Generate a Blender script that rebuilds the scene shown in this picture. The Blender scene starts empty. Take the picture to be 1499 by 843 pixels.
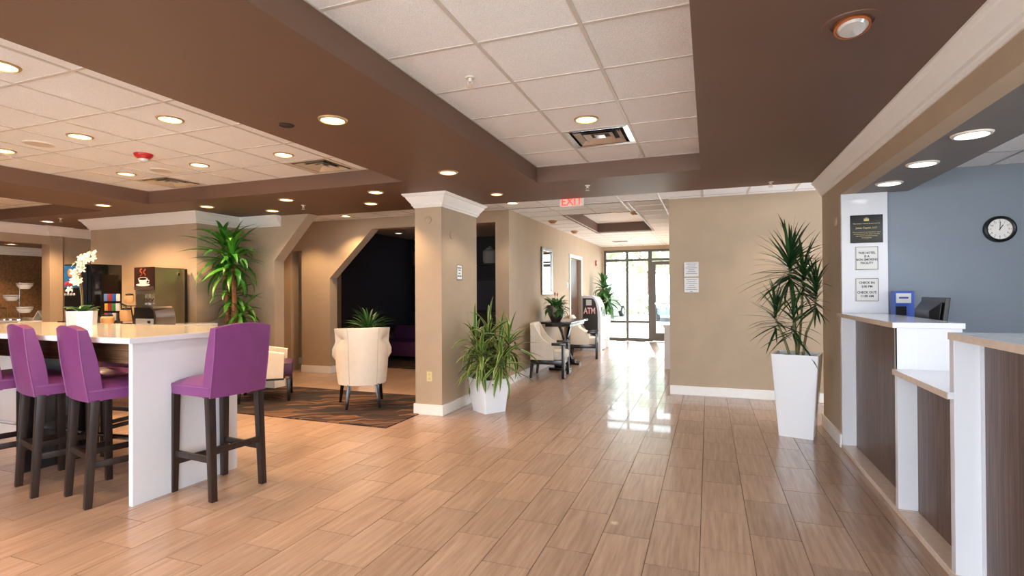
import bpy, bmesh, math, random
from mathutils import Vector, Matrix
PI = math.pi
random.seed(7)
SC = bpy.context.scene
COL = SC.collection

# ------------------------------------------------------------------ camera
EYE = 1.5
yaw, pit, rol, FPX = .3556, .0064, -.0051, 774.2
Fv = Vector((-math.sin(yaw), math.cos(yaw), 0)); Rv = Vector((math.cos(yaw), math.sin(yaw), 0)); Uv = Vector((0, 0, 1))
Fv, Uv = Fv*math.cos(pit)+Uv*math.sin(pit), Uv*math.cos(pit)-Fv*math.sin(pit)
Rv, Uv = Rv*math.cos(rol)+Uv*math.sin(rol), Uv*math.cos(rol)-Rv*math.sin(rol)
cd = bpy.data.cameras.new('camera'); cam = bpy.data.objects.new('camera', cd); COL.objects.link(cam)
cd.sensor_width = 36; cd.lens = FPX/1499*36; cd.clip_start = .05; cd.clip_end = 300
M4 = Matrix((Rv, Uv, -Fv)).transposed().to_4x4(); M4.translation = Vector((0, 0, EYE)); cam.matrix_world = M4
SC.camera = cam
SC.cycles.sample_clamp_indirect = 6.0

# ------------------------------------------------------------------ sky, sun, exposure
SC.view_settings.view_transform = 'Standard'; SC.view_settings.look = 'None'
SC.view_settings.exposure = 0.78; SC.view_settings.gamma = 1.0; SC.view_settings.use_curve_mapping = False
W = bpy.data.worlds.new('sky'); SC.world = W; W.use_nodes = True
bg = W.node_tree.nodes['Background']; bg.inputs[0].default_value = (.82, .91, 1.0, 1); bg.inputs[1].default_value = 5.6
sd = bpy.data.lights.new('sun', 'SUN'); sd.energy = 14.0; sd.angle = .02; sd.color = (1, .95, .86)
sun = bpy.data.objects.new('sun', sd); COL.objects.link(sun); sun.rotation_euler = (math.radians(-55), 0, math.radians(8))
WARM, NEUT, COOL = (1, .66, .36), (1, .86, .70), (.82, .90, 1)
CAN_W = 36.0      # watts of one recessed can
GLOW = 5.0

# ------------------------------------------------------------------ materials
def lin(h):
    h = h.lstrip('#'); c = [int(h[i:i+2], 16)/255 for i in (0, 2, 4)]
    return tuple(((x+.055)/1.055)**2.4 if x > .04045 else x/12.92 for x in c)+(1,)
def M(name, col, rough=.5, metal=0., spec=.5, coat=0., noise=0., nscale=20., bump=0., bscale=60., emit=None, es=0., alpha=1., trans=0.):
    m = bpy.data.materials.new(name); m.use_nodes = True; nt = m.node_tree; b = nt.nodes['Principled BSDF']
    if isinstance(col, str): col = lin(col)
    if len(col) == 3: col = tuple(col)+(1,)
    b.inputs['Base Color'].default_value = col; b.inputs['Roughness'].default_value = rough; b.inputs['Metallic'].default_value = metal
    b.inputs['Specular IOR Level'].default_value = spec; b.inputs['Coat Weight'].default_value = coat; b.inputs['Coat Roughness'].default_value = .08
    b.inputs['Transmission Weight'].default_value = trans; b.inputs['Alpha'].default_value = alpha
    tc = nt.nodes.new('ShaderNodeTexCoord')
    n = nt.nodes.new('ShaderNodeTexNoise'); n.inputs['Scale'].default_value = nscale; n.inputs['Detail'].default_value = 3
    nt.links.new(tc.outputs['Object'], n.inputs['Vector'])
    mx = nt.nodes.new('ShaderNodeMix'); mx.data_type = 'RGBA'; mx.blend_type = 'MULTIPLY'; mx.inputs[0].default_value = 1
    mr = nt.nodes.new('ShaderNodeMapRange'); mr.inputs['From Min'].default_value = .3; mr.inputs['From Max'].default_value = .7
    mr.inputs['To Min'].default_value = 1-noise; mr.inputs['To Max'].default_value = 1+noise*.4
    nt.links.new(n.outputs['Fac'], mr.inputs['Value']); nt.links.new(mr.outputs['Result'], mx.inputs[7]); mx.inputs[6].default_value = col
    nt.links.new(mx.outputs[2], b.inputs['Base Color'])
    if bump:
        n2 = nt.nodes.new('ShaderNodeTexNoise'); n2.inputs['Scale'].default_value = bscale; n2.inputs['Detail'].default_value = 4
        nt.links.new(tc.outputs['Object'], n2.inputs['Vector'])
        bp = nt.nodes.new('ShaderNodeBump'); bp.inputs['Strength'].default_value = bump; bp.inputs['Distance'].default_value = .01
        nt.links.new(n2.outputs['Fac'], bp.inputs['Height']); nt.links.new(bp.outputs['Normal'], b.inputs['Normal'])
    if emit is not None:
        b.inputs['Emission Color'].default_value = tuple(emit)+(1,) if len(emit) == 3 else emit; b.inputs['Emission Strength'].default_value = es
    return m
def grain(name, c1, c2, c3, axis=2, fine=60., longi=1.5, rough=.35, coat=.0, perobj=False, bump=.05, mult=.10):
    """long streaks running along one axis"""
    m = bpy.data.materials.new(name); m.use_nodes = True; nt = m.node_tree; b = nt.nodes['Principled BSDF']; L = nt.links.new
    tc = nt.nodes.new('ShaderNodeTexCoord'); mp = nt.nodes.new('ShaderNodeMapping')
    s = [fine]*3; s[axis] = longi; mp.inputs['Scale'].default_value = s
    vec = tc.outputs['Object']; rnd = None
    if perobj:
        oi = nt.nodes.new('ShaderNodeObjectInfo'); ge = nt.nodes.new('ShaderNodeNewGeometry')
        ad = nt.nodes.new('ShaderNodeMath'); ad.operation = 'ADD'; L(oi.outputs['Random'], ad.inputs[0]); L(ge.outputs['Random Per Island'], ad.inputs[1])
        fr = nt.nodes.new('ShaderNodeMath'); fr.operation = 'FRACT'; L(ad.outputs[0], fr.inputs[0]); rnd = fr.outputs[0]
        ml = nt.nodes.new('ShaderNodeVectorMath'); ml.operation = 'SCALE'; ml.inputs[0].default_value = (31, 17, 5); L(rnd, ml.inputs['Scale'])
        va = nt.nodes.new('ShaderNodeVectorMath'); va.operation = 'ADD'; L(vec, va.inputs[0]); L(ml.outputs[0], va.inputs[1]); vec = va.outputs[0]
    L(vec, mp.inputs['Vector'])
    n = nt.nodes.new('ShaderNodeTexNoise'); n.inputs['Scale'].default_value = 1; n.inputs['Detail'].default_value = 5; n.inputs['Roughness'].default_value = .65
    L(mp.outputs[0], n.inputs['Vector'])
    r = nt.nodes.new('ShaderNodeValToRGB'); L(n.outputs['Fac'], r.inputs[0])
    r.color_ramp.elements[0].position = .32; r.color_ramp.elements[0].color = lin(c1)
    r.color_ramp.elements[1].position = .70; r.color_ramp.elements[1].color = lin(c3)
    e = r.color_ramp.elements.new(.5); e.color = lin(c2)
    out = r.outputs[0]
    if perobj:
        mr = nt.nodes.new('ShaderNodeMapRange'); mr.inputs['To Min'].default_value = 1-mult; mr.inputs['To Max'].default_value = 1+mult; L(rnd, mr.inputs['Value'])
        mx = nt.nodes.new('ShaderNodeMix'); mx.data_type = 'RGBA'; mx.blend_type = 'MULTIPLY'; mx.inputs[0].default_value = 1
        L(out, mx.inputs[6]); L(mr.outputs[0], mx.inputs[7]); out = mx.outputs[2]
    L(out, b.inputs['Base Color'])
    b.inputs['Roughness'].default_value = rough; b.inputs['Coat Weight'].default_value = coat
    bp = nt.nodes.new('ShaderNodeBump'); bp.inputs['Strength'].default_value = bump; bp.inputs['Distance'].default_value = .004
    L(n.outputs['Fac'], bp.inputs['Height']); L(bp.outputs['Normal'], b.inputs['Normal'])
    return m
def leafmat(name, base, tip, edge=None):
    m = bpy.data.materials.new(name); m.use_nodes = True; nt = m.node_tree; b = nt.nodes['Principled BSDF']; L = nt.links.new
    oi = nt.nodes.new('ShaderNodeObjectInfo'); mx = nt.nodes.new('ShaderNodeMix'); mx.data_type = 'RGBA'
    mx.inputs[6].default_value = lin(base); mx.inputs[7].default_value = lin(tip); L(oi.outputs['Random'], mx.inputs[0]); out = mx.outputs[2]
    if edge:
        tc = nt.nodes.new('ShaderNodeTexCoord'); sx = nt.nodes.new('ShaderNodeSeparateXYZ'); L(tc.outputs['UV'], sx.inputs[0])
        ab = nt.nodes.new('ShaderNodeMath'); ab.operation = 'SUBTRACT'; L(sx.outputs[1], ab.inputs[0]); ab.inputs[1].default_value = .5
        a2 = nt.nodes.new('ShaderNodeMath'); a2.operation = 'ABSOLUTE'; L(ab.outputs[0], a2.inputs[0])
        gt = nt.nodes.new('ShaderNodeMath'); gt.operation = 'GREATER_THAN'; L(a2.outputs[0], gt.inputs[0]); gt.inputs[1].default_value = .33
        m2 = nt.nodes.new('ShaderNodeMix'); m2.data_type = 'RGBA'; L(gt.outputs[0], m2.inputs[0]); L(out, m2.inputs[6]); m2.inputs[7].default_value = lin(edge); out = m2.outputs[2]
    L(out, b.inputs['Base Color']); b.inputs['Roughness'].default_value = .38
    return m
floor_m = grain('floor_tile_glaze', '#967965', '#aa8b75', '#b79b87', axis=1, fine=42., longi=2.2, rough=.30, coat=.25, perobj=True, bump=.04, mult=.10)
grout_m = M('grout', '#6f5d4e', .8)
wall_m = M('wall_paint', '#b39c82', .75, noise=.05, nscale=3, bump=.12, bscale=45)
gray_m = M('office_wall_paint', '#868e98', .75, noise=.04, nscale=2, bump=.12, bscale=45)
brown_m = M('brown_ceiling_paint', '#6c5040', .55, noise=.04, nscale=1.5, bump=.03)
sofgray_m = M('gray_soffit_paint', '#77706c', .6)
white_m = M('white_trim', '#efe9e2', .42, noise=.02)
glossw_m = M('white_laminate', '#dcdce0', .16, coat=.4, noise=.01)
potw_m = M('white_glossy_planter', '#f2f2f4', .14, coat=.5)
ctile_m = M('acoustic_tile', '#f8f6f4', .9, noise=.12, nscale=160, bump=.5, bscale=220)
cgrid_m = M('ceiling_grid', '#cfc6bc', .45)
counter_m = M('cream_stone_top', '#eadfce', .12, coat=.3, noise=.06, nscale=35)
beige_m = M('beige_stone_edge', '#dcc6b3', .25, coat=.2, noise=.08, nscale=25)
wood_m = grain('dark_wood_panel', '#3c2a22', '#5b4238', '#7a5e52', axis=2, fine=110., longi=2.0, rough=.40)
woodx_m = grain('dark_wood_apron', '#5a3c28', '#7d5a3f', '#a8835f', axis=0, fine=110., longi=2.5, rough=.45)
legw_m = grain('black_brown_leg', '#1c1310', '#2a1d18', '#382822', axis=2, fine=60, longi=3, rough=.35)
blackw_m = M('black_lacquer', '#1b1618', .22, coat=.3)
purple_m = M('purple_leather', '#783a70', .38, coat=.12, noise=.08, nscale=9, bump=.10, bscale=14)
purpd_m = M('dark_purple_leather', '#4a1f4a', .4, noise=.1)
cream_m = M('cream_upholstery', '#eee4d4', .6, noise=.04, nscale=12, bump=.05)
welt_m = M('piping_thread', '#84487c', .5)
steel_m = M('brushed_steel', '#b9a88c', .28, metal=.85, noise=.10, nscale=4)
chrome_m = M('chrome', '#e8e8ec', .10, metal=1.)
silver_m = M('pewter_glaze', '#85817c', .25, metal=.9)
black_m = M('black_plastic', '#0d0d10', .35)
blackg_m = M('black_gloss', '#08080b', .12, coat=.5)
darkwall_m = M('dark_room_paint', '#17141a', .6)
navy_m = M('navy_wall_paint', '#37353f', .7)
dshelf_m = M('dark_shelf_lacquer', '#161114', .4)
soil_m = M('potting_soil', '#2c1d14', .95, noise=.5, nscale=60, bump=.8, bscale=90)
trunk_m = M('cane_bark', '#8a5a3c', .85, noise=.3, nscale=30, bump=.5, bscale=50)
stem_m = M('pale_stem', '#7d7a4e', .7, noise=.2)
alum_m = M('bronze_storefront_frame', '#5d564f', .4, metal=.3)
red_m = M('red_plastic', '#b3231d', .35)
redtxt_m = M('exit_letter_glow', '#d9281a', .4, emit=(1, .06, .03), es=1.1)
txt_m = M('black_print', '#2a2626', .6)
gold_m = M('gold_print', '#d9c480', .4)
plate_m = M('sign_plate', '#d3cfca', .35)
screen_m = M('lamp_diffuser_warm', '#fff2dd', .4, emit=(1, .80, .50), es=GLOW)
screenc_m = M('lamp_diffuser_cool', '#ffffff', .4, emit=(.93, .96, 1), es=GLOW*1.6)
ring_m = M('brass_trim_ring', '#c8a878', .35, metal=.5)
ringw_m = M('white_trim_ring', '#ded2c4', .4)
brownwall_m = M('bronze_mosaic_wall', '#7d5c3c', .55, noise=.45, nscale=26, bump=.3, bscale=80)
door_m = grain('dark_door_wood', '#3d2a1e', '#54392a', '#6a4a36', axis=2, fine=60, longi=2)
glass_m = M('clear_glass', '#ffffff', .02, trans=1., spec=.5)
def pane_glass():
    m = bpy.data.materials.new('window_glass'); m.use_nodes = True; nt = m.node_tree; nt.nodes.remove(nt.nodes['Principled BSDF'])
    t = nt.nodes.new('ShaderNodeBsdfTransparent'); t.inputs[0].default_value = (.95, .98, .97, 1); g_ = nt.nodes.new('ShaderNodeBsdfGlossy'); g_.inputs['Roughness'].default_value = .01
    f_ = nt.nodes.new('ShaderNodeFresnel'); f_.inputs[0].default_value = 1.45; x = nt.nodes.new('ShaderNodeMixShader')
    nt.links.new(f_.outputs[0], x.inputs[0]); nt.links.new(t.outputs[0], x.inputs[1]); nt.links.new(g_.outputs[0], x.inputs[2]); nt.links.new(x.outputs[0], nt.nodes['Material Output'].inputs[0]); return m
pane_m = pane_glass()
mirror_m = M('mirror_silver', '#f2f2f2', .02, metal=1.)
GL = {}
lf_dark = leafmat('dark_green_leaf', '#1c3a1d', '#33592c')
lf_bright = leafmat('bright_green_leaf', '#2c6a1c', '#559a2c')
lf_strip = leafmat('striped_leaf', '#2d5220', '#466f2c', '#a8ab5c')
lf_mid = leafmat('mid_green_leaf', '#2d5a2a', '#4f8040')
petal_m = M('cream_petal', '#f6ead0', .5)
petalw_m = M('white_petal', '#e8e8ea', .5)
asph_m = M('asphalt', '#8f8d8a', .9, noise=.15, nscale=3)
conc_m = M('pale_concrete', '#cfcac0', .85, noise=.1, nscale=4)
grass_m = M('lawn', '#98ab78', .9, noise=.4, nscale=8)
car_m = M('blue_gray_car_paint', '#64748c', .25, metal=.4, coat=.6)
carw_m = M('silver_car_paint', '#b9bdc2', .25, metal=.4, coat=.6)
tyre_m = M('tyre_rubber', '#17171a', .8)
tree_m = leafmat('tree_leaf', '#a3b088', '#c3ccab')

def rugmat():
    m = bpy.data.materials.new('wave_pattern_carpet'); m.use_nodes = True; nt = m.node_tree; b = nt.nodes['Principled BSDF']; L = nt.links.new
    tc = nt.nodes.new('ShaderNodeTexCoord'); mp = nt.nodes.new('ShaderNodeMapping'); mp.inputs['Rotation'].default_value = (0, 0, math.radians(-28)); L(tc.outputs['Object'], mp.inputs[0])
    n0 = nt.nodes.new('ShaderNodeTexNoise'); n0.inputs['Scale'].default_value = 3.2; n0.inputs['Detail'].default_value = 1; L(mp.outputs[0], n0.inputs['Vector'])
    sc = nt.nodes.new('ShaderNodeVectorMath'); sc.operation = 'SCALE'; sc.inputs['Scale'].default_value = .34; L(n0.outputs['Color'], sc.inputs[0])
    ad = nt.nodes.new('ShaderNodeVectorMath'); ad.operation = 'ADD'; L(mp.outputs[0], ad.inputs[0]); L(sc.outputs[0], ad.inputs[1])
    m2 = nt.nodes.new('ShaderNodeMapping'); m2.inputs['Scale'].default_value = (2.4, 17, 1); L(ad.outputs[0], m2.inputs[0])
    v = nt.nodes.new('ShaderNodeTexVoronoi'); v.inputs['Scale'].default_value = 1.; L(m2.outputs[0], v.inputs['Vector'])
    sx = nt.nodes.new('ShaderNodeSeparateColor'); L(v.outputs['Color'], sx.inputs[0])
    r = nt.nodes.new('ShaderNodeValToRGB'); r.color_ramp.interpolation = 'CONSTANT'; L(sx.outputs[0], r.inputs[0])
    cols = [(0, '#1a1112'), (.34, '#382217'), (.56, '#5a3b26'), (.70, '#1d1314'), (.86, '#755236'), (.95, '#4f3220')]
    r.color_ramp.elements[0].color = lin(cols[0][1]); r.color_ramp.elements[1].position = .3; r.color_ramp.elements[1].color = lin(cols[1][1])
    for p, c in cols[2:]:
        e = r.color_ramp.elements.new(p); e.color = lin(c)
    L(r.outputs[0], b.inputs['Base Color']); b.inputs['Roughness'].default_value = .95
    return m
rug_m = rugmat()

# ------------------------------------------------------------------ mesh helpers
class B:
    def __init__(s): s.bm = bmesh.new()
    def quadbox(s, c, bevel=0):   # c: 8 corners bottom(4 ccw) top(4 ccw)
        v = [s.bm.verts.new(p) for p in c]; fs = []
        for f in ((3, 2, 1, 0), (4, 5, 6, 7), (0, 1, 5, 4), (1, 2, 6, 5), (2, 3, 7, 6), (3, 0, 4, 7)): fs.append(s.bm.faces.new([v[i] for i in f]))
        if bevel:
            es = {e for f in fs for e in f.edges}
            bmesh.ops.bevel(s.bm, geom=list(es), offset=bevel, segments=2, affect='EDGES', profile=.6)
        return s
    def box(s, x0, x1, y0, y1, z0, z1, bevel=0):
        return s.quadbox([(x0, y0, z0), (x1, y0, z0), (x1, y1, z0), (x0, y1, z0), (x0, y0, z1), (x1, y0, z1), (x1, y1, z1), (x0, y1, z1)], bevel)
    def prism(s, poly, a, b, plane='xy', bevel=0):
        def P(p, t): return {'xy': (p[0], p[1], t), 'xz': (p[0], t, p[1]), 'yz': (t, p[0], p[1])}[plane]
        lo = [s.bm.verts.new(P(p, a)) for p in poly]; hi = [s.bm.verts.new(P(p, b)) for p in poly]; n = len(poly)
        fs = [s.bm.faces.new(lo[::-1]), s.bm.faces.new(hi)]
        for i in range(n): fs.append(s.bm.faces.new((lo[i], lo[(i+1) % n], hi[(i+1) % n], hi[i])))
        if bevel:
            es = set(fs[0].edges) | set(fs[1].edges)
            bmesh.ops.bevel(s.bm, geom=list(es), offset=bevel, segments=2, affect='EDGES', profile=.6)
        return s
    def lathe(s, prof, n=24, c=(0, 0, 0), axis='z', close=True, sq=1.):
        rings = []
        for r, z in prof:
            ring = []
            for i in range(n):
                a = 2*PI*i/n; x, y = r*math.cos(a), r*math.sin(a)*sq
                p = {'z': (x, y, z), 'y': (x, z, y), 'x': (z, x, y)}[axis]
                ring.append(s.bm.verts.new((p[0]+c[0], p[1]+c[1], p[2]+c[2])))
            rings.append(ring)
        for a, b in zip(rings, rings[1:]):
            for i in range(n): s.bm.faces.new((a[i], a[(i+1) % n], b[(i+1) % n], b[i]))
        if close:
            s.bm.faces.new(rings[0][::-1]); s.bm.faces.new(rings[-1])
        return s
    def tube(s, pts, r, n=8, cap=True):
        pts = [Vector(p) for p in pts]; rs = r if isinstance(r, (list, tuple)) else [r]*len(pts); rings = []
        for i, p in enumerate(pts):
            d = (pts[min(i+1, len(pts)-1)]-pts[max(i-1, 0)]).normalized()
            u = d.cross(Vector((0, 0, 1)) if abs(d.z) < .9 else Vector((1, 0, 0))).normalized(); w = d.cross(u)
            rings.append([s.bm.verts.new(p+(u*math.cos(2*PI*k/n)+w*math.sin(2*PI*k/n))*rs[i]) for k in range(n)])
        for a, b in zip(rings, rings[1:]):
            for k in range(n): s.bm.faces.new((a[k], a[(k+1) % n], b[(k+1) % n], b[k]))
        if cap: s.bm.faces.new(rings[0][::-1]); s.bm.faces.new(rings[-1])
        return s
    def grid(s, f, nu, nv, closeu=False):
        V = [[s.bm.verts.new(f(u/(nu if closeu else nu-1), v/(nv-1))) for v in range(nv)] for u in range(nu)]
        for u in range(nu if closeu else nu-1):
            for v in range(nv-1): s.bm.faces.new((V[u][v], V[(u+1) % nu][v], V[(u+1) % nu][v+1], V[u][v+1]))
        return V
    def sphere(s, c, r, sz=1., n=10, m=6):
        return s.lathe([(r*math.sin(PI*i/m)+1e-4, -r*sz*math.cos(PI*i/m)) for i in range(m+1)], n, c)
    def mesh(s, name, smooth=True, fix=True):
        if fix: bmesh.ops.recalc_face_normals(s.bm, faces=s.bm.faces)
        for f in s.bm.faces: f.smooth = smooth
        for e in s.bm.edges:
            if len(e.link_faces) == 2 and e.calc_face_angle(0) > .6: e.smooth = False
        me = bpy.data.meshes.new(name); s.bm.to_mesh(me); s.bm.free(); return me
    def obj(s, name, mat, parent=None, loc=None, rz=0, smooth=True, label=None, fix=True):
        o = bpy.data.objects.new(name, s.mesh(name, smooth, fix)); COL.objects.link(o); o.data.materials.append(mat)
        if parent: o.parent = parent
        if loc: o.location = loc
        if rz: o.rotation_euler = (0, 0, rz)
        if label: o['label'] = label
        return o
def thing(name, label, cat, loc=(0, 0, 0), rz=0, group=None):
    o = bpy.data.objects.new(name, None); COL.objects.link(o); o.location = loc; o.rotation_euler = (0, 0, rz); o.empty_display_size = .1
    o['label'] = label; o['category'] = cat
    if group: o['group'] = group
    return o
def struct(name, b, mat, label=None, parent=None, smooth=False):
    o = b.obj(name, mat, parent, smooth=smooth)
    if parent is None: o['kind'] = 'structure'
    if label: o['label'] = label
    if label and parent is None: o['category'] = name.split('_')[0]
    return o
def inst(name, me, parent, loc=(0, 0, 0), rot=(0, 0, 0), sc=(1, 1, 1)):
    o = bpy.data.objects.new(name, me); COL.objects.link(o); o.parent = parent; o.location = loc; o.rotation_euler = rot; o.scale = sc; return o
def dup(root, loc=None, rz=None, label=None, group=None):
    r = root.copy(); COL.objects.link(r)
    if loc is not None: r.location = loc
    if rz is not None: r.rotation_euler = (0, 0, rz)
    if label: r['label'] = label
    if group: r['group'] = group
    for ch in list(root.children):
        c = ch.copy(); COL.objects.link(c); c.parent = r
        for g in list(ch.children):
            d = g.copy(); COL.objects.link(d); d.parent = c
    return r
def text(s, size, mat, parent, loc, rot, depth=.0015, align='CENTER', sx=1., name='lettering', bold=0.):
    cu = bpy.data.curves.new(name, 'FONT'); cu.body = s; cu.size = size; cu.align_x = align; cu.align_y = 'CENTER'; cu.extrude = depth; cu.offset = bold; cu.resolution_u = 2
    t = bpy.data.objects.new(name, cu); COL.objects.link(t)
    dg = bpy.context.evaluated_depsgraph_get(); me = bpy.data.meshes.new_from_object(t.evaluated_get(dg)); bpy.data.objects.remove(t)
    o = bpy.data.objects.new(name, me); COL.objects.link(o); me.materials.clear(); me.materials.append(mat)
    if parent: o.parent = parent
    o.location = loc; o.rotation_euler = rot; o.scale = (sx, 1, 1); return o
FRONT = (PI/2, 0, 0)      # text facing -Y
RIGHT = (PI/2, 0, PI/2)   # text facing +X

CROWN = [(0, .165), (.012, .165), (.018, .148), (.030, .140), (.034, .118), (.058, .088), (.082, .052), (.090, .036), (.104, .030), (.110, .020), (.118, .014), (.118, 0), (0, 0)]
def sweep(path, ztop, prof, closed=False, flip=1):
    """profile (out, down) swept along an XY path, outward = right-hand side * flip"""
    b = B(); n = len(path); P = [Vector(p) for p in path]; rings = []
    for i in range(n):
        d0 = (P[i]-P[i-1]).normalized() if (closed or i > 0) else None
        d1 = (P[(i+1) % n]-P[i]).normalized() if (closed or i < n-1) else None
        d0 = d0 or d1; d1 = d1 or d0
        n0 = Vector((d0.y, -d0.x))*flip; n1 = Vector((d1.y, -d1.x))*flip; m = (n0+n1); m = m/(m.dot(n0)) if m.length > 1e-4 else n0
        rings.append([b.bm.verts.new((P[i].x+m.x*o, P[i].y+m.y*o, ztop-dn)) for o, dn in prof])
    k = len(prof)
    for i in range(n if closed else n-1):
        a, c = rings[i], rings[(i+1) % n]
        for j in range(k): b.bm.faces.new((a[j], a[(j+1) % k], c[(j+1) % k], c[j]))
    if not closed: b.bm.faces.new(rings[0]); b.bm.faces.new(rings[-1][::-1])
    return b
BASE = [(0, .13), (.014, .13), (.018, .12), (.018, 0), (0, 0)]
def base(path, flip=1, closed=False): return sweep(path, .13, BASE, closed, flip)

SZ, TZ, CZ = 2.695, 2.87, 2.83
# ------------------------------------------------------------------ floor of staggered plank tiles
fl = B(); fl.box(-14, 4, -2.1, 16.0, -.10, -.004)
floor = struct('floor', fl, grout_m)
TW, TL = .2845, .5735
tb = B(); g = .0022
tb.box(-TW/2+g, TW/2-g, -TL/2+g, TL/2-g, -.006, 0, bevel=0)
tile_me = tb.mesh('floor_tile', smooth=False); tile_me.materials.append(floor_m)
def proj(p):
    d = Vector(p)-Vector((0, 0, EYE)); z = d.dot(Fv)
    if z < .3: return None
    return (749.5+FPX*d.dot(Rv)/z, 421.5-FPX*d.dot(Uv)/z, z)
cells = []
for i in range(-46, 14):
    xc = -.057+TW*(i+.5)
    off = 2.99 if i % 2 == 1 else 3.30-.012
    for j in range(-12, 26):
        yc = off+TL*(j+.5)
        if yc > 15.95 or yc < -1.8 or xc > 3.8 or xc < -13.8: continue
        if xc > 1.3 and yc < 6.6: continue
        q = proj((xc, yc, 0)); vis = q and -60 < q[0] < 1560 and q[1] < 900
        hidden = (yc > 8.1 and (xc > -.5)) or (xc > 1.15 and yc < 6.6) or (4.97 < yc < 6.67 and -7.3 < xc < -3.4)
        cells.append((q[2] if (vis and not hidden) else 1e9, xc, yc))
cells.sort()
for k, (zz, xc, yc) in enumerate(cells[:300]):
    inst('floor_tile', tile_me, floor, (xc, yc, 0))
rest = B()
for zz, xc, yc in cells[300:]:
    rest.box(xc-TW/2+g, xc+TW/2-g, yc-TL/2+g, yc+TL/2-g, -.006, 0)
o = rest.obj('floor_tile', floor_m, floor, smooth=False); o['kind'] = 'stuff'

# ------------------------------------------------------------------ ceiling: brown soffit with recessed trays
T1 = (-1.762, -.065, -.26, 5.555); T2 = (-7.03, -3.09, -.19, 4.95); T3 = (-13, -8.2, -.19, 5.12)
sof = B()
YE, YF = -2.0, 6.67
xs = [-13.8, T3[0], T3[1], T2[0], T2[1], T1[0], T1[1], 1.30]
for (x0, x1, tr) in ((-13.8, -13, None), (-13, -8.2, T3), (-8.2, -7.03, None), (-7.03, -3.09, T2), (-3.09, -1.762, None), (-1.762, -.065, T1), (-.065, 1.30, None)):
    if tr is None: sof.box(x0, x1, YE, YF, SZ, 2.95)
    else:
        sof.box(x0, x1, YE, tr[2], SZ, 2.95); sof.box(x0, x1, tr[3], YF, SZ, 2.95)
ceil = struct('ceiling', sof, brown_m, 'brown painted dropped soffit with recessed tiled trays')
def tile_mesh(w, d, cache={}):
    k = (round(w, 3), round(d, 3))
    if k not in cache:
        b = B(); h = .008
        b.box(-w/2+h, w/2-h, -d/2+h, d/2-h, -.002, .014)
        cache[k] = b.mesh('ceiling_tile', smooth=False); cache[k].materials.append(ctile_m)
    return cache[k]
def grid_ceiling(xl, yl, z, skip=(), holes=()):
    """xl, yl: sorted line positions"""
    for a, b_ in zip(xl, xl[1:]):
        for c, d in zip(yl, yl[1:]):
            xc, yc = (a+b_)/2, (c+d)/2
            if any(h[0] < xc < h[1] and h[2] < yc < h[3] for h in holes): continue
            inst('ceiling_tile', tile_mesh(b_-a, d-c), ceil, (xc, yc, z))
    gb = B()
    def seg(lo, hi, p, along):
        # cut by holes
        parts = [(lo, hi)]
        for h in holes:
            a, b2, c, d = (h[0], h[1], h[2], h[3]) if along == 'x' else (h[2], h[3], h[0], h[1])
            if c-.001 < p < d+.001 and not (abs(p-c) < .002 or abs(p-d) < .002):
                np_ = []
                for (s, e) in parts:
                    if e <= a or s >= b2: np_.append((s, e)); continue
                    if s < a: np_.append((s, a))
                    if e > b2: np_.append((b2, e))
                parts = np_
        for s, e in parts:
            if along == 'x': gb.box(s, e, p-.011, p+.011, z-.006, z+.012)
            else: gb.box(p-.011, p+.011, s, e, z-.0065, z+.0125)
    for x in xl: seg(yl[0], yl[-1], x, 'y')
    for y in yl: seg(xl[0], xl[-1], y, 'x')
    gb.obj('ceiling_grid', cgrid_m, ceil, smooth=False)
def lines(lo, hi, p0, step):
    k0 = math.ceil((lo-p0)/step+.05); r = [lo]
    while p0+step*k0 < hi-.04: r.append(p0+step*k0); k0 += 1
    return r+[hi]
vent_me_holes1 = (-1.188, -.605, 4.405, 4.988)
grid_ceiling([T1[0], -1.188, -.605, T1[1]], lines(T1[2], T1[3], 2.656, .583), TZ, holes=[vent_me_holes1])
V2 = (-4.2175, -3.645, 4.385, 4.95); V3 = (-6.508, -5.935, 4.385, 4.95)
grid_ceiling(lines(T2[0], T2[1], -3.645, .5725), lines(T2[2], T2[3], 2.095, .5725), TZ, holes=[V2, V3])
grid_ceiling(lines(-9.95-1.2, T3[1], -8.9, .5725), lines(2.8, T3[3], 2.095, .5725), TZ)
# unseen closing slabs above everything, added to block sky light
rf = B(); rf.box(-14, 4, -3.2, 16.2, 3.12, 3.25); rf.box(-13.8, 1.3, -3.1, 6.67, 2.952, 3.0); struct('roof', rf, darkwall_m)
# corridor ceiling
CT = (-2.36, -1.13, 9.0, 12.03)
corx = [-3.02, -2.375, -1.80, -1.225, -.65, -.53]
grid_ceiling([-3.02, -2.36, -1.78, -1.205, -1.13, -.64, -.53], [8.0, 8.42, 9.0, 9.573, 10.146, 10.719, 11.292, 12.03, 12.6, 13.17, 13.74, 14.32, 14.9, 15.47, 16.0], CZ, holes=[CT])
grid_ceiling([-8.0, -7.0, -6.43, -5.86, -5.28, -4.71, -4.14, -3.57, -3.02, -2.36, -1.78, -1.205, -.64, -.065, .51, 1.08, 1.65, 2.2], [6.67, 7.27, 7.84, 8.0], CZ)
ct = B(); z1 = 3.05
ct.box(CT[0]-.03, CT[0], CT[2], CT[3], CZ-.01, z1); ct.box(CT[1], CT[1]+.03, CT[2], CT[3], CZ-.01, z1)
ct.box(CT[0]-.03, CT[1]+.03, CT[2]-.03, CT[2], CZ-.01, z1); ct.box(CT[0]-.03, CT[1]+.03, CT[3], CT[3]+.03, CZ-.01, z1)
struct('tray_side', ct, brown_m, None, ceil)
ct = B(); ct.box(CT[0], CT[1], CT[2], CT[3], z1-.01, z1+.02); struct('tray_top', ct, ctile_m, None, ceil)

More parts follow.
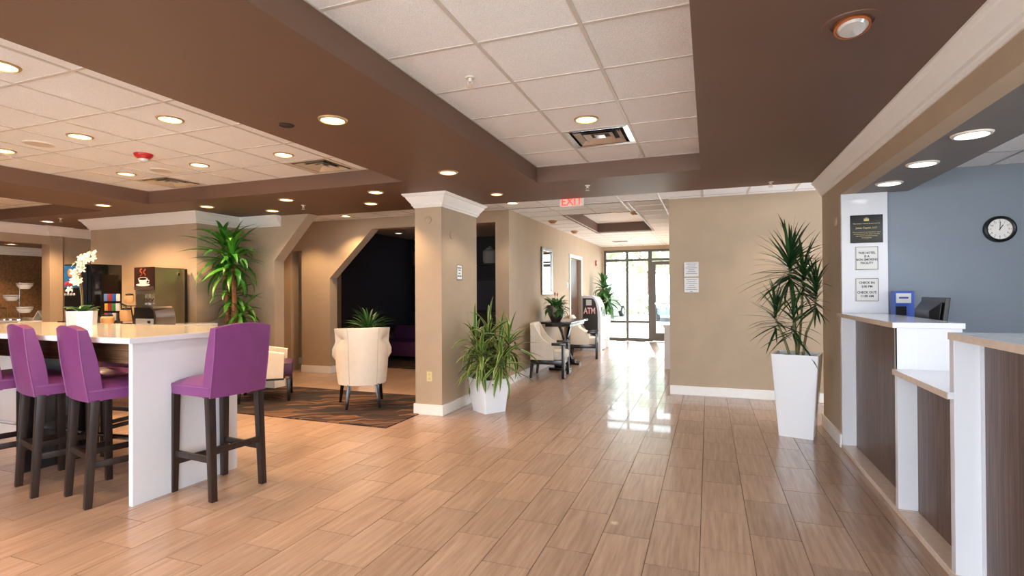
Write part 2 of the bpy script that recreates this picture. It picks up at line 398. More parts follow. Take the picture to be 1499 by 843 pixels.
# ------------------------------------------------------------------ walls
# back wall right of the corridor and wall with chamfered opening left of it
w = B(); w.box(-.53, 3.0, 8.0, 8.15, 0, CZ); struct('wall_back', w, wall_m)
w = B()
w.prism([(-7.22, 0), (-6.565, 0), (-6.565, 1.763), (-5.64, 2.633), (-3.257, 2.633), (-3.257, 0), (-3.02, 0), (-3.02, CZ), (-7.22, CZ)], 8.0, 8.2, 'xz')
w.prism([(-8.6, 0), (-7.475, 0), (-7.475, 2.287), (-7.22, 2.287), (-7.22, CZ), (-8.6, CZ)], 8.0, 8.2, 'xz')
struct('wall_lounge', w, wall_m)
w = B(); w.box(-8.6, -7.1, 8.9, 9.0, 0, CZ); struct('wall_recess', w, wall_m)
w = B(); w.box(-3.14, -3.02, 8.2, 12.0, 0, CZ); w.box(-3.14, -3.02, 13.12, 16.0, 0, CZ); w.box(-3.14, -3.02, 12.0, 13.12, 2.28, CZ)
struct('wall_corridor', w, wall_m)
w = B(); w.box(-.53, -.40, 8.15, 10.9, 0, CZ); w.box(-.53, -.40, 10.9, 15.3, 2.45, CZ); w.box(-.53, -.40, 10.9, 15.3, 0, .45); w.box(-.53, -.40, 15.3, 16.0, 0, CZ); struct('wall_corridor_right', w, wall_m)
# wing wall C with its chamfered edge, bump-out wall A
w = B(); w.prism([(-7.06, 0), (-6.352, 0), (-6.352, 2.0), (-5.69, SZ), (-7.06, SZ)], 6.45, 6.65, 'xz'); struct('wall_wing', w, wall_m)
w = B(); w.prism([(-9.42, 5.68), (-7.06, 5.68), (-7.06, 6.65), (-9.42, 6.65)], 0, SZ, 'xy'); struct('wall_kitchen', w, wall_m)
# kitchen left wall with header
w = B(); w.box(-11.15, -11.0, 6.03, 8.2, 0, SZ); w.box(-11.15, -11.0, -3, 6.03, 2.38, SZ); w.box(-11.0, -8.6, 8.0, 8.2, 0, SZ); struct('wall_left', w, wall_m)
w = B(); w.box(-13.5, -13.2, 1.0, 8.2, 0, 2.45); w.box(-13.2, -11.15, 8.0, 8.2, 0, 2.45); struct('wall_far_left', w, brownwall_m)
w = B(); w.box(-13.2, -11.15, -3, 8.2, 2.45, 2.5); o = struct('ceiling_far_left', w, brown_m)
# right wall, header over the desk
w = B(); w.box(1.18, 1.30, 5.80, 6.65, 0, SZ); w.box(1.18, 1.30, -2, 5.80, 2.40, SZ); struct('wall_right', w, wall_m)
w = B(); w.box(1.30, 1.72, -3, 5.80, 2.40, 2.44); w.box(1.70, 1.72, -3, 5.80, 2.44, 2.95); struct('ceiling_desk', w, sofgray_m)
w = B(); w.box(1.30, 4.0, 5.80, 5.95, 0, 3.0); struct('wall_office', w, gray_m)
w = B(); w.box(4.0, 4.1, 2.0, 5.95, 0, 3.0); w.box(4.0, 4.1, -2.1, 2.0, 0, .7); w.box(4.0, 4.1, -2.1, 2.0, 2.56, 3.0); struct('wall_office_side', w, gray_m)  # unseen wall; its opening is added to let daylight across to the bar table
w = B(); w.box(1.70, 4.0, -3, 5.80, 2.585, 2.62); oc = struct('ceiling_office', w, ctile_m)
w = B()
for x in (1.74, 2.32, 2.89, 3.46): w.box(x-.008, x+.008, -3, 5.8, 2.578, 2.585)
for k in range(8): y = 5.235-.575*k; w.box(1.72, 4, y-.008, y+.008, 2.5785, 2.585)
w.obj('ceiling_grid', M('office_ceiling_grid', '#a9aaac', .5), oc, smooth=False)
# shell behind the camera with a wide opening for daylight
w = B(); w.box(-14, -5.6, -2.1, -2.0, 0, 3); w.box(-5.6, 4.1, -2.1, -2.0, 2.62, 3); w.box(-2.5, -2.4, -2.1, -2.0, 0, 2.62); w.box(1.5, 4.1, -2.1, -2.0, 0, 2.62); struct('wall_rear', w, wall_m)
w = B(); w.box(-20, 12, -12, -2.1, -.1, -.004); struct('rear_terrace', w, conc_m)
w = B(); w.box(-14, -13.9, -3.1, 16, 0, 3); struct('wall_far_side', w, wall_m)
# pillar
w = B(); w.box(-3.385, -3.02, 5.69, 6.72, 0, SZ); pil = struct('pillar', w, wall_m)
sweep([(-3.385, 5.69), (-3.02, 5.69), (-3.02, 6.72), (-3.385, 6.72)], SZ, CROWN, True, 1).obj('crown_molding', white_m, pil, smooth=False)
base([(-3.385, 5.69), (-3.02, 5.69), (-3.02, 6.72), (-3.385, 6.72)], 1, True).obj('baseboard', white_m, pil, smooth=False)
w = B(); w.lathe([(.045, 0), (.045, .012), (.035, .018), (.001, .018)], 24, (-3.198, 5.69, 2.376), 'y'); 
for v in w.bm.verts: v.co.y = 5.69-(v.co.y-5.69)
w.obj('round_cover_plate', wall_m, pil)
w = B(); w.lathe([(.045, 0), (.045, .012), (.035, .018), (.001, .018)], 24, (-3.02, 5.96, 2.203), 'x'); w.obj('round_cover_plate', wall_m, pil)
w = B(); w.lathe([(.045, 0), (.045, .012), (.035, .018), (.001, .018)], 24, (1.18, 5.98, 2.17), 'x')
for v in w.bm.verts: v.co.x = 1.18-(v.co.x-1.18)
o = w.obj('round_cover_plate', wall_m); o['label'] = 'painted round cover plate on beige wall beside the reception desk'; o['category'] = 'cover plate'
# crowns
sweep([(1.18, -2), (1.18, 6.65), (1.32, 6.65)], SZ, [(o_*.76, d_) for o_, d_ in CROWN], False, -1).obj('trim_1', white_m, smooth=False)['kind'] = 'structure'
sweep([(-9.42, 6.6), (-9.42, 5.68), (-7.06, 5.68), (-7.06, 6.45), (-6.22, 6.45)], SZ, CROWN, False, 1).obj('trim_2', white_m, smooth=False)['kind'] = 'structure'
sweep([(-11.0, -2), (-11.0, 5.93), (-10.93, 5.93), (-10.93, 6.13), (-11.0, 6.13), (-11.0, 8.0), (-9.3, 8.0)], SZ, CROWN, False, 1).obj('trim_3', white_m, smooth=False)['kind'] = 'structure'
sweep([(-13.2, 1), (-13.2, 8.0), (-11.15, 8.0)], 2.45, CROWN, False, 1).obj('trim_4', white_m, smooth=False)['kind'] = 'structure'
w = B(); w.box(-11.16, -10.93, 5.93, 6.13, 0, SZ); struct('pilaster', w, wall_m)
# corner beads: slim white reveals at the header underside
# baseboards
base([(-.53, 8.0), (3.0, 8.0)], 1).obj('baseboard_back', white_m, smooth=False)['kind'] = 'structure'
base([(-3.02, 8.0), (-3.02, 12.0)], 1).obj('baseboard_corridor', white_m, smooth=False)['kind'] = 'structure'
base([(-3.02, 13.12), (-3.02, 16.0)], 1).obj('baseboard_corridor_far', white_m, smooth=False)['kind'] = 'structure'
base([(-7.22, 8.0), (-6.565, 8.0), (-6.565, 8.2)], 1).obj('baseboard_lounge', white_m, smooth=False)['kind'] = 'structure'
base([(-3.257, 8.2), (-3.257, 8.0), (-3.02, 8.0)], 1).obj('baseboard_lounge_right', white_m, smooth=False)['kind'] = 'structure'
base([(-8.6, 8.9), (-7.1, 8.9)], 1).obj('baseboard_recess', white_m, smooth=False)['kind'] = 'structure'
base([(-7.06, 5.7), (-7.06, 6.45), (-6.352, 6.45), (-6.352, 6.65)], 1).obj('baseboard_wing', white_m, smooth=False)['kind'] = 'structure'
base([(1.18, 5.80), (1.18, 6.65), (1.30, 6.65)], -1).obj('baseboard_right', white_m, smooth=False)['kind'] = 'structure'
# half wall in the corridor
w = B(); w.box(-.80, -.53, 10.5, 10.66, 0, .80); w.box(-.82, -.53, 10.48, 10.68, .80, .84); struct('half_wall', w, white_m)

# ------------------------------------------------------------------ storefront at the end of the corridor
YW = 16.0
w = B(); w.box(-3.14, -.4, YW, YW+.12, 2.72, CZ+.3); w.box(-3.14, -2.97, YW, YW+.12, 0, 2.72); w.box(-.55, -.4, YW, YW+.12, 0, 2.72); struct('wall_front', w, wall_m)
fr = B(); y0, y1 = YW+.02, YW+.10
for x0, x1 in ((-2.97, -2.90), (-2.31, -2.24), (-1.66, -1.55), (-.62, -.55)): fr.box(x0, x1, y0, y1, 0, 2.72)
for z0, z1 in ((2.65, 2.72), (2.38, 2.45)): fr.box(-2.90, -.62, y0-.002, y1+.002, z0, z1)
for z0, z1 in ((.0, .10), (.54, .61)): fr.box(-2.90, -1.66, y0-.001, y1+.001, z0, z1)
win = struct('window_1', fr, alum_m)
for k, (x0, x1, z0, z1) in enumerate(((-2.90, -2.31, .10, .54), (-2.24, -1.66, .10, .54), (-2.90, -2.31, .61, 2.38), (-2.24, -1.66, .61, 2.38), (-2.90, -2.31, 2.45, 2.65), (-2.24, -1.66, 2.45, 2.65), (-1.55, -.62, 2.45, 2.65))):
    b = B(); b.box(x0, x1, YW+.055, YW+.061, z0, z1); b.obj('pane', pane_m, win, smooth=False)
d = B()
d.box(-1.55, -1.45, YW+.03, YW+.09, .02, 2.36); d.box(-.72, -.62, YW+.03, YW+.09, .02, 2.36); d.box(-1.45, -.72, YW+.03, YW+.09, 2.26, 2.36); d.box(-1.45, -.72, YW+.03, YW+.09, .02, .26)
dr = struct('door_1', d, alum_m)
b = B(); b.box(-1.45, -.72, YW+.055, YW+.061, .26, 2.26); b.obj('pane', pane_m, dr, smooth=False)
b = B(); b.tube([(-1.44, YW-.02, 1.12), (-.73, YW-.02, 1.12)], .015, 8); b.box(-1.47, -1.44, YW-.03, YW+.04, 1.09, 1.15); b.obj('push_bar', chrome_m, dr)
# door in the corridor's left wall
b = B(); b.box(-3.12, -3.08, 12.02, 13.10, 0.005, 2.26); dr2 = struct('door_2', b, door_m)
b = B(); b.box(-3.03, -2.995, 11.92, 12.0, 0, 2.36); b.box(-3.03, -2.995, 13.12, 13.2, 0, 2.36); b.box(-3.03, -2.995, 12.0, 13.12, 2.28, 2.36); b.obj('door_casing', white_m, dr2, smooth=False)
b = B(); b.tube([(-3.08, 12.14, 1.1), (-3.03, 12.14, 1.1), (-3.03, 12.25, 1.1)], .012, 6); b.obj('door_handle', chrome_m, dr2)

# ------------------------------------------------------------------ dark lounge seen through the opening
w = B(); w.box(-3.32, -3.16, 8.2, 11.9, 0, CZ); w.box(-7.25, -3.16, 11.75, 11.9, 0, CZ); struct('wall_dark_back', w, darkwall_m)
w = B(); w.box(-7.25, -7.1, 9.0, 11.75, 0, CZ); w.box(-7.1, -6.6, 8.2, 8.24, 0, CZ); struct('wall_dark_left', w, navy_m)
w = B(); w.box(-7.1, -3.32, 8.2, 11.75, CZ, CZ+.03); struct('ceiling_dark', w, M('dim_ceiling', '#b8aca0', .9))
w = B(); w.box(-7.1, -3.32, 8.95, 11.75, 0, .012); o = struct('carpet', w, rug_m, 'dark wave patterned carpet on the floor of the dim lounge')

# ------------------------------------------------------------------ reception desk
Y1, Y2, Y3, YN = 5.76, 4.20, 3.33, .9
XF, XW = 1.175, 1.285
desk = thing('reception_desk', 'white reception desk with dark wood front panels and stepped counter heights along the right', 'desk', (XF, 3.3, 0))
OX, OY = XF, 3.3
def dk(): return B()
def dput(b, name, mat, label=None, par=None):
    for v in b.bm.verts: v.co.x -= OX; v.co.y -= OY
    return b.obj(name, mat, par or desk, smooth=False, label=label)
b = B(); b.box(XW, 1.53, Y2+.03, Y1, .05, 1.24); b.box(XW, 1.62, Y3+.03, Y2+.03, .05, .935); b.box(XW, 1.53, YN, Y3+.03, .05, 1.24); dput(b, 'carcass', glossw_m)
for ya, yb, zt in ((Y2+.09, Y1-.05, 1.245), (Y3+.05, Y2-.02, .94), (YN, Y3-.06, 1.245)):
    b = B(); b.box(XW-.006, XW, ya, yb, .045, zt); dput(b, 'front_panel', wood_m)
for y, zt in ((Y1-.0, 1.245), (Y2, 1.245), (Y3, 1.245)):
    b = B(); b.box(XF, XW, y-.002, y+.05, .04, zt, .002); dput(b, 'end_post', glossw_m)
b = B(); b.box(XF, 1.53, Y2, Y2+.03, .93, 1.245); dput(b, 'side_panel', glossw_m)
b = B(); b.box(XF-.005, XW+.02, Y2-.02, Y1+.03, 0, .04, .004); dput(b, 'plinth', beige_m)
b = B(); b.box(XF-.005, XW+.02, Y3-.02, Y2-.022, 0, .04, .004); dput(b, 'plinth', beige_m)
b = B(); b.box(XF-.005, XW+.02, YN, Y3-.022, 0, .04, .004); dput(b, 'plinth', beige_m)
for xa, xb, ya, yb, zt in ((1.15, 1.54, Y2-.02, Y1+.03, 1.28), (1.15, 1.66, Y3+.0, Y2-.001, .97), (1.15, 1.56, YN, Y3-.015, 1.28)):
    b = B(); b.box(xa, xb, ya, yb, zt-.036, zt, .003); dput(b, 'countertop', glossw_m)
    b = B(); b.box(xa-.004, xa, ya, yb, zt-.036, zt-.001); dput(b, 'stone_edge', beige_m, 'beige stone edge facing the lobby')
# white pilaster panel with signs on the desk
b = B(); b.box(1.182, 1.55, 5.765, 5.799, 1.281, 2.399); pan = b.obj('counter_pilaster', glossw_m, smooth=False)
pan['label'] = 'tall white laminate panel rising from the counter to the gray soffit, holding three signs'; pan['category'] = 'panel'
def plate(name, label, x0, x1, z0, z1, y, m, border=None, t=.006, cat='sign'):
    r = thing(name, label, cat, ((x0+x1)/2, y, z0))
    b = B(); hx = (x1-x0)/2; b.box(-hx, hx, -t, 0, 0, z1-z0, .001); b.obj('plate', m, r, smooth=False)
    if border:
        b = B(); q = .006; e = .004; h = z1-z0
        b.box(-hx+q, hx-q, -t-.0008, -t+.001, q, q+e); b.box(-hx+q, hx-q, -t-.0008, -t+.001, h-q-e, h-q)
        b.box(-hx+q, -hx+q+e, -t-.0008, -t+.001, q, h-q); b.box(hx-q-e, hx-q, -t-.0008, -t+.001, q, h-q); b.obj('border', border, r, smooth=False)
    return r
YS = 5.7645
r = plate('plaque', 'black plaque with gold lettering and a small emblem at the top of the white panel', 1.252, 1.512, 1.935, 2.195, YS, blackg_m, cat='plaque')
yy = -.0065
text('This hotel is owned & operated by', .0155, gold_m, r, (0, yy, .180), FRONT, .0008)
text('Jenna Capital, LLC', .023, gold_m, r, (0, yy, .140), FRONT, .0008)
for k, s in enumerate(('We are proud to be an independently owned', 'and operated hotel. The owners are solely', 'responsible for the hotel ownership', 'and management')):
    text(s, .0120, gold_m, r, (0, yy, .100-.0175*k), FRONT, .0008)
b = B()
for dx, hh in ((-.016, .020), (-.008, .026), (0, .030), (.008, .026), (.016, .020)): b.prism([(dx-.004, .208), (dx+.004, .208), (dx*1.15+.001, .208+hh), (dx*1.15-.001, .208+hh)], -.0085, -.006, 'xz')
b.box(-.021, .021, -.0085, -.006, .203, .208); b.obj('emblem', gold_m, r, smooth=False)
r = plate('notice_sign', 'square framed sign reading THIS HOTEL IS A NON SMOKING FACILITY', 1.288, 1.478, 1.680, 1.905, YS, plate_m, txt_m)
for k, s in enumerate(('THIS HOTEL', 'IS A', 'NON SMOKING', 'FACILITY')): text(s, .029, txt_m, r, (0, yy, .160-.031*k), FRONT, .0008, sx=.86, bold=.0008)
r = plate('hours_sign', 'square framed sign giving the check in and check out times', 1.286, 1.478, 1.388, 1.610, YS, plate_m, txt_m)
for s, z in (('CHECK IN:', .175), ('3:00 PM', .140), ('CHECK OUT:', .085), ('11:00 AM', .050)): text(s, .029, txt_m, r, (0, yy, z), FRONT, .0008, sx=.92, bold=.0008)
# small signs on the back wall
for lab, z0, rows in (('upper of two small notice plates on the beige back wall', 1.70, 6), ('lower of two small notice plates on the beige back wall', 1.475, 7)):
    r = plate('notice_plate', lab, -.325, -.130, z0, z0+.205, 7.999, plate_m, None)
    for k in range(rows):
        zz = .185-.028*k; ww = (.07, .055, .075, .04, .06, .078, .02)[k % 7]
        b = B(); b.box(-ww, ww, -.0068, -.0058, zz-.008, zz-.003); b.obj('print_line', txt_m, r, smooth=False)
# sign on the pillar
r = thing('pillar_sign', 'small framed opening hours sign on the side of the pillar', 'sign', (-3.019, 6.165, 1.655))
b = B(); b.box(0, .008, -.075, .075, 0, .19, .001); b.obj('plate', plate_m, r, smooth=False)
for s, z, q in (('BREAKFAST', .150, .020), ('HOURS', .122, .020), ('DAILY', .080, .020), ('6AM-10AM', .045, .022)): text(s, q, txt_m, r, (.0085, 0, z), RIGHT, .0008, bold=.0006)
b = B(); 
for ya, yb, za, zb in ((-.075, .075, 0, .006), (-.075, .075, .184, .19), (-.075, -.069, 0, .19), (.069, .075, 0, .19)): b.box(.0075, .010, ya, yb, za, zb)
b.obj('border', txt_m, r, smooth=False)
# outlet
r = thing('wall_outlet', 'ivory electrical outlet low on the front of the pillar', 'outlet', (-3.188, 5.689, .41))
b = B(); b.box(-.036, .036, -.007, 0, 0, .12, .002); b.obj('cover_plate', M('ivory_plastic', '#d9c690', .4), r, smooth=False)
for z in (.035, .085):
    b = B(); b.lathe([(.016, -.010), (.016, -.006)], 16, (0, 0, 0), 'y'); b.obj('socket', M('ivory_socket', '#c9b47a', .4), r, (0, 0, z))
# clock
r = thing('wall_clock', 'round black framed wall clock on the gray office wall', 'clock', (2.378, 5.797, 2.02))
b = B(); b.lathe([(.088, -.012), (.090, -.032), (.100, -.038), (.112, -.030), (.116, 0)], 40, (0, 0, 0), 'y', close=False); b.obj('bezel', black_m, r)
b = B(); b.lathe([(.092, -.014), (.092, -.004)], 40, (0, 0, 0), 'y'); b.obj('dial', white_m, r)
b = B()
for k in range(12):
    a = k*PI/6; b.lathe([(.003, -.016), (.003, -.0135)], 8, (.078*math.sin(a), 0, .078*math.cos(a)), 'y')
b.obj('hour_marks', txt_m, r)
for k in range(1, 13):
    a = k*PI/6; text(str(k), .020, txt_m, r, (.063*math.sin(a), -.0145, .063*math.cos(a)), FRONT, .0005, name='numeral')
for name, L, wd, ang in (('minute_hand', .062, .004, 2), ('hour_hand', .044, .006, 32)):
    b = B(); b.box(-wd/2, wd/2, -.018, -.016, -.010, L); o = b.obj(name, black_m, r, smooth=False); o.rotation_euler = (0, math.radians(ang), 0)
# monitor and file box behind the counter
r = thing('monitor', 'back of a black computer monitor tilted behind the far counter', 'monitor', (1.66, 5.20, .80), math.radians(-90))
b = B(); b.quadbox([(-.16, -.035, .33), (.16, -.035, .33), (.20, .0, .31), (-.20, .0, .31), (-.16, -.035, .53), (.16, -.035, .53), (.22, .03, .60), (-.22, .03, .60)], .006); b.obj('back_shell', black_m, r, smooth=False)
b = B(); b.quadbox([(-.25, -.005, .25), (.25, -.005, .25), (.25, .03, .25), (-.25, .03, .25), (-.25, .045, .635), (.25, .045, .635), (.25, .075, .635), (-.25, .075, .635)], .006); b.obj('screen_housing', black_m, r, smooth=False)
b = B(); b.tube([(0, .02, 0), (0, .02, .40)], .02, 10); b.lathe([(.11, 0), (.11, .012), (.02, .02)], 24, (0, .02, 0)); b.obj('stand', black_m, r)
r = thing('file_box', 'blue and white file box standing behind the counter at the white panel', 'box', (1.63, 5.60, .80))
b = B(); b.box(-.075, .07, 0, .12, 0, .685, .004); b.obj('box_body', M('blue_card', '#2c4fa8', .5), r, smooth=False)
b = B(); b.box(-.065, .045, -.003, .001, .58, .665); b.obj('label_panel', plate_m, r, smooth=False)
b = B(); b.box(-.07, .01, -.004, .0, .44, .55); b.obj('dark_front', black_m, r, smooth=False)
b = B(); b.box(-.045, .025, -.0045, -.003, .618, .634); b.obj('print_line', M('blue_print', '#2b4a9a', .5), r, smooth=False)
b = B(); b.box(1.56, 2.3, Y3+.0, 5.75, .76, .80); b.box(1.56, 1.60, 3.4, 5.75, 0, .76); b.box(2.26, 2.3, 3.4, 5.75, 0, .76)
o = b.obj('work_counter', glossw_m, smooth=False); o['label'] = 'lower white work counter on the staff side of the desk'; o['category'] = 'counter'

# ------------------------------------------------------------------ bar table
r = thing('bar_table', 'long communal bar table with cream stone top, white end panel and wood apron', 'table', (-5.3, 3.1, 0))
TX, TY = -5.3, 3.1
def tput(b, name, mat, label=None):
    for v in b.bm.verts: v.co.x -= TX; v.co.y -= TY
    return b.obj(name, mat, r, smooth=False, label=label)
b = B(); b.box(-6.95, -3.74, 2.50, 3.68, 1.150, 1.19, .004); tput(b, 'tabletop', counter_m)
b = B(); b.box(-6.95, -3.736, 2.496, 2.50, 1.151, 1.189); b.box(-3.74, -3.736, 2.5, 3.68, 1.151, 1.189); tput(b, 'top_edge', glossw_m)
b = B(); b.box(-3.84, -3.80, 2.56, 3.44, 0, 1.150, .002); tput(b, 'end_panel', glossw_m)
b = B(); b.box(-6.90, -6.86, 2.56, 3.44, 0, 1.150, .002); tput(b, 'end_panel', glossw_m)
b = B(); b.box(-6.86, -3.84, 2.66, 2.69, .985, 1.150); tput(b, 'apron', woodx_m)
b = B(); b.box(-6.86, -3.84, 3.30, 3.33, .985, 1.150); tput(b, 'apron', woodx_m)
b = B(); b.box(-5.42, -5.38, 2.70, 3.29, 0, 1.150); tput(b, 'center_support', blackw_m)
b = B(); b.tube([(-6.8, 3.0, .30), (-3.84, 3.0, .30)], .018, 8); tput(b, 'foot_rail', chrome_m)

# ------------------------------------------------------------------ bar stools
def make_stool():
    t = thing('bar_stool', '', 'stool')
    w, d = .226, .24
    # seat with a crowned cushion
    b = B()
    def seat(u, v):
        x = (u*2-1)*w; y = -d+v*(2*d); k = (1-abs(u*2-1)**4)*(1-abs(v*2-1)**4); return (x, y, .825+.045*k)
    V = b.grid(seat, 11, 11)
    ring = [V[i][0] for i in range(11)]+[V[10][j] for j in range(1, 11)]+[V[i][10] for i in range(9, -1, -1)]+[V[0][j] for j in range(9, 0, -1)]
    r1 = [b.bm.verts.new((v.co.x*1.01, v.co.y*1.01, .81)) for v in ring]; r2 = [b.bm.verts.new((v.co.x*1.0, v.co.y*1.0, .745)) for v in ring]; n = len(ring)
    for a, c in ((ring, r1), (r1, r2)):
        for i in range(n): b.bm.faces.new((a[i], a[(i+1) % n], c[(i+1) % n], c[i]))
    b.bm.faces.new(r2)
    s = b.obj('seat', purple_m, t)
    b = B()
    pts = [(-w*1.015, -d*1.0, .812), (w*1.015, -d*1.0, .812), (w*1.015, d*1.0, .812), (-w*1.015, d*1.0, .812), (-w*1.015, -d, .812)]
    b.tube(pts, .004, 6); b.obj('seam_piping', welt_m, s)
    # back: thick slab leaning outwards, slightly arched top, at local -Y side
    b = B(); th = .085
    def back(u, v):
        # closed loop around the slab section
        a = u*4; hw = w*(1.0+.0*v)
        if a < 1: x, y = -hw+2*hw*a, 0
        elif a < 2: x, y = hw, th*(a-1)
        elif a < 3: x, y = hw-2*hw*(a-2), th
        else: x, y = -hw, th*(4-a)
        z = .74+v*(.505+.028*(1-(x/hw)**2)*1.0*v)
        lean = -.06*v**1.3; curve = -.018*(1-(x/hw)**2)*(1 if y < th/2 else .6)
        tt = .012*math.sin(PI*v)
        return (x, -d-.005+y*(1-.35*v)+lean+curve-(tt if y < th/2 else -tt), z)
    V = b.grid(back, 24, 9, closeu=True)
    b.bm.faces.new([V[i][8] for i in range(24)]); b.bm.faces.new([V[i][0] for i in range(24)][::-1])
    bk = b.obj('backrest', purple_m, t)
    b = B()
    b.tube([tuple(Vector(back(0, k/8))+Vector((-.001, -.002, 0))) for k in range(9)], .0035, 5); b.tube([tuple(Vector(back(.25, k/8))+Vector((.001, -.002, 0))) for k in range(9)], .0035, 5)
    b.tube([tuple(Vector(back(.25*k/8, 1.))) for k in range(9)], .0035, 5)
    b.obj('seam_piping', welt_m, bk)
    def leg(xt, yt, xb, yb):
        b = B(); a = .027; c = .022
        b.quadbox([(xb-c, yb-c, 0), (xb+c, yb-c, 0), (xb+c, yb+c, 0), (xb-c, yb+c, 0), (xt-a, yt-a, .75), (xt+a, yt-a, .75), (xt+a, yt+a, .75), (xt-a, yt+a, .75)], .003)
        return b
    for sx in (-1, 1):
        leg(sx*.200, -.205, sx*.205, -.245).obj('leg', legw_m, t); leg(sx*.200, .205, sx*.205, .215).obj('leg', legw_m, t)
    for sx in (-1, 1):
        b = B(); b.box(sx*.203-.011, sx*.203+.011, -.22, .21, .27, .315, .002); b.obj('stretcher', legw_m, t)
    b = B(); b.box(-.20, .20, .203, .225, .20, .245, .002); b.obj('stretcher', legw_m, t)
    b = B(); b.box(-.20, .20, -.242, -.222, .33, .375, .002); b.obj('stretcher', legw_m, t)
    return t
st = make_stool()
st.location = (-3.57, 3.05, 0); st.rotation_euler = (0, 0, math.radians(84)); st['label'] = 'purple bar stool standing alone against the white end panel of the table'; st['group'] = 'purple bar stools at the table'
G = 'purple bar stools at the table'
dup(st, (-4.20, 2.72, 0), math.radians(-15), 'near side purple bar stool closest to the white end panel', G)
dup(st, (-4.80, 2.72, 0), math.radians(-15), 'middle purple bar stool on the near side of the table', G)
dup(st, (-5.42, 2.73, 0), math.radians(-13), 'purple bar stool at the left frame edge, only its seat and legs in view', G)
for k, (x, lab) in enumerate(((-4.45, 'purple bar stool on the far side of the table beside the white end panel'), (-5.05, 'second purple bar stool on the far side of the table, seen through the legs'), (-5.65, 'third purple bar stool on the far side of the table, seen through the legs'))):
    c = dup(st, (x, 3.50, 0), PI+math.radians(6), lab, G); c.scale = (1, 1, .87)

# orchid in a white pot on the bar table
def hexpot(b, s, h, c=(0, 0, 0)):
    pass
r = thing('potted_orchid', 'white orchid in a white angular pot standing on the bar table', 'plant', (-5.77, 3.40, 1.19))
b = B(); P = [(.125*math.cos(a), .125*math.sin(a)) for a in [math.radians(q) for q in (10, 70, 130, 190, 250, 310)]]
lo = [b.bm.verts.new((x*.95, y*.95, 0)) for x, y in P]; hi = [b.bm.verts.new((x, y, .14)) for x, y in P]; hi2 = [b.bm.verts.new((x*.9, y*.9, .14)) for x, y in P]; lo2 = [b.bm.verts.new((x*.88, y*.88, .11)) for x, y in P]
for A_, C_ in ((lo, hi), (hi, hi2), (hi2, lo2)):
    for i in range(6): b.bm.faces.new((A_[i], A_[(i+1) % 6], C_[(i+1) % 6], C_[i]))
b.bm.faces.new(lo[::-1]); b.bm.faces.new(lo2); b.obj('pot', potw_m, r)
b = B(); b.lathe([(.09, .10), (.09, .118), (.01, .122)], 16); b.obj('moss', soil_m, r)
def leaf_mesh(L, Wd, bend, fold=.25, n=7, mat=None, tipw=.65, base_w=.35):
    b = B(); rows = []; x = z = 0; ds = L/n; uv = b.bm.loops.layers.uv.new('uv')
    for i in range(n+1):
        t = i/n; a = -bend*t**1.2; w_ = Wd*max(.02, (base_w+(1-base_w)*min(1, t/.35))*(1 if t < tipw else max(0., 1-((t-tipw)/(1-tipw))**1.6)))/2
        nx, nz = -math.sin(a), math.cos(a)
        rows.append([b.bm.verts.new((x-nx*-w_*fold, w_, z+nz*w_*fold)), b.bm.verts.new((x, 0, z)), b.bm.verts.new((x-nx*-w_*fold, -w_, z+nz*w_*fold))])
        x += ds*math.cos(a); z += ds*math.sin(a)
    for i, (p, q) in enumerate(zip(rows, rows[1:])):
        for k in (0, 1):
            f = b.bm.faces.new((p[k], p[k+1], q[k+1], q[k]))
            for l, uvv in zip(f.loops, ((i/n, k/2), (i/n, (k+1)/2), ((i+1)/n, (k+1)/2), ((i+1)/n, k/2))): l[uv].uv = uvv
    me = b.mesh('leaf', True, False); me.materials.append(mat); return me
def tip(me, M_): return M_ @ me.vertices[len(me.vertices)-2].co
def put_leaf(parent, me, base_, az, el, roll, sc, lims=None):
    """lims: function(worldpoint)->ok"""
    R_ = Matrix.Rotation(az, 4, 'Z') @ Matrix.Rotation(-el, 4, 'Y') @ Matrix.Rotation(roll, 4, 'X')
    pm = Matrix.Rotation(parent.rotation_euler.z, 4, 'Z'); pm.translation = parent.location
    for k in range(6):
        Mx = Matrix.Translation(base_) @ R_ @ Matrix.Scale(sc, 4)
        if lims is None or all(lims(pm @ Mx @ me.vertices[i].co) for i in (len(me.vertices)-2, len(me.vertices)//2)): break
        sc *= .8
    else: return None
    o = bpy.data.objects.new('leaf', me); COL.objects.link(o); o.parent = parent; o.matrix_local = Mx; return o
om = [leaf_mesh(.20, .075, .9, .3, 6, lf_mid), leaf_mesh(.16, .07, .5, .3, 6, lf_mid)]
for k in range(7): put_leaf(r, om[k % 2], (0, 0, .115), k*2.4, .75-.05*k, 0, 1)
b = B(); stm = [(0, 0, .12), (-.01, 0, .28), (-.02, -.01, .42), (-.03, 0, .52), (.0, .0, .60), (.07, .01, .655), (.15, .02, .685)]; b.tube(stm, [.006, .005, .005, .004, .004, .003, .003], 6); b.obj('stem', stem_m, r)
b = B(); b.tube([(.02, 0, .12), (.01, 0, .30), (-.01, 0, .45), (-.02, 0, .52)], .003, 5); b.obj('support_stake', trunk_m, r)
def flower_mesh(mat):
    b = B()
    for k in range(5):
        a = 2*PI*k/5+.3; wd = .022 if k % 2 == 0 else .028; L = .042
        ca, sa = math.cos(a), math.sin(a); vs = []
        for t, q in ((0, 0), (.45, 1), (.8, .8), (1, 0), (.8, -.8), (.45, -1)):
            x, y = L*t*ca-wd*q*.5*sa, L*t*sa+wd*q*.5*ca; vs.append(b.bm.verts.new((x, y, .010*math.sin(t*2.6))))
        b.bm.faces.new(vs)
    b.lathe([(.001, 0), (.007, .004), (.006, .012), (.001, .016)], 6)
    me = b.mesh('flower', True, False); me.materials.append(mat); return me
fm = flower_mesh(petal_m)
random.seed(3)
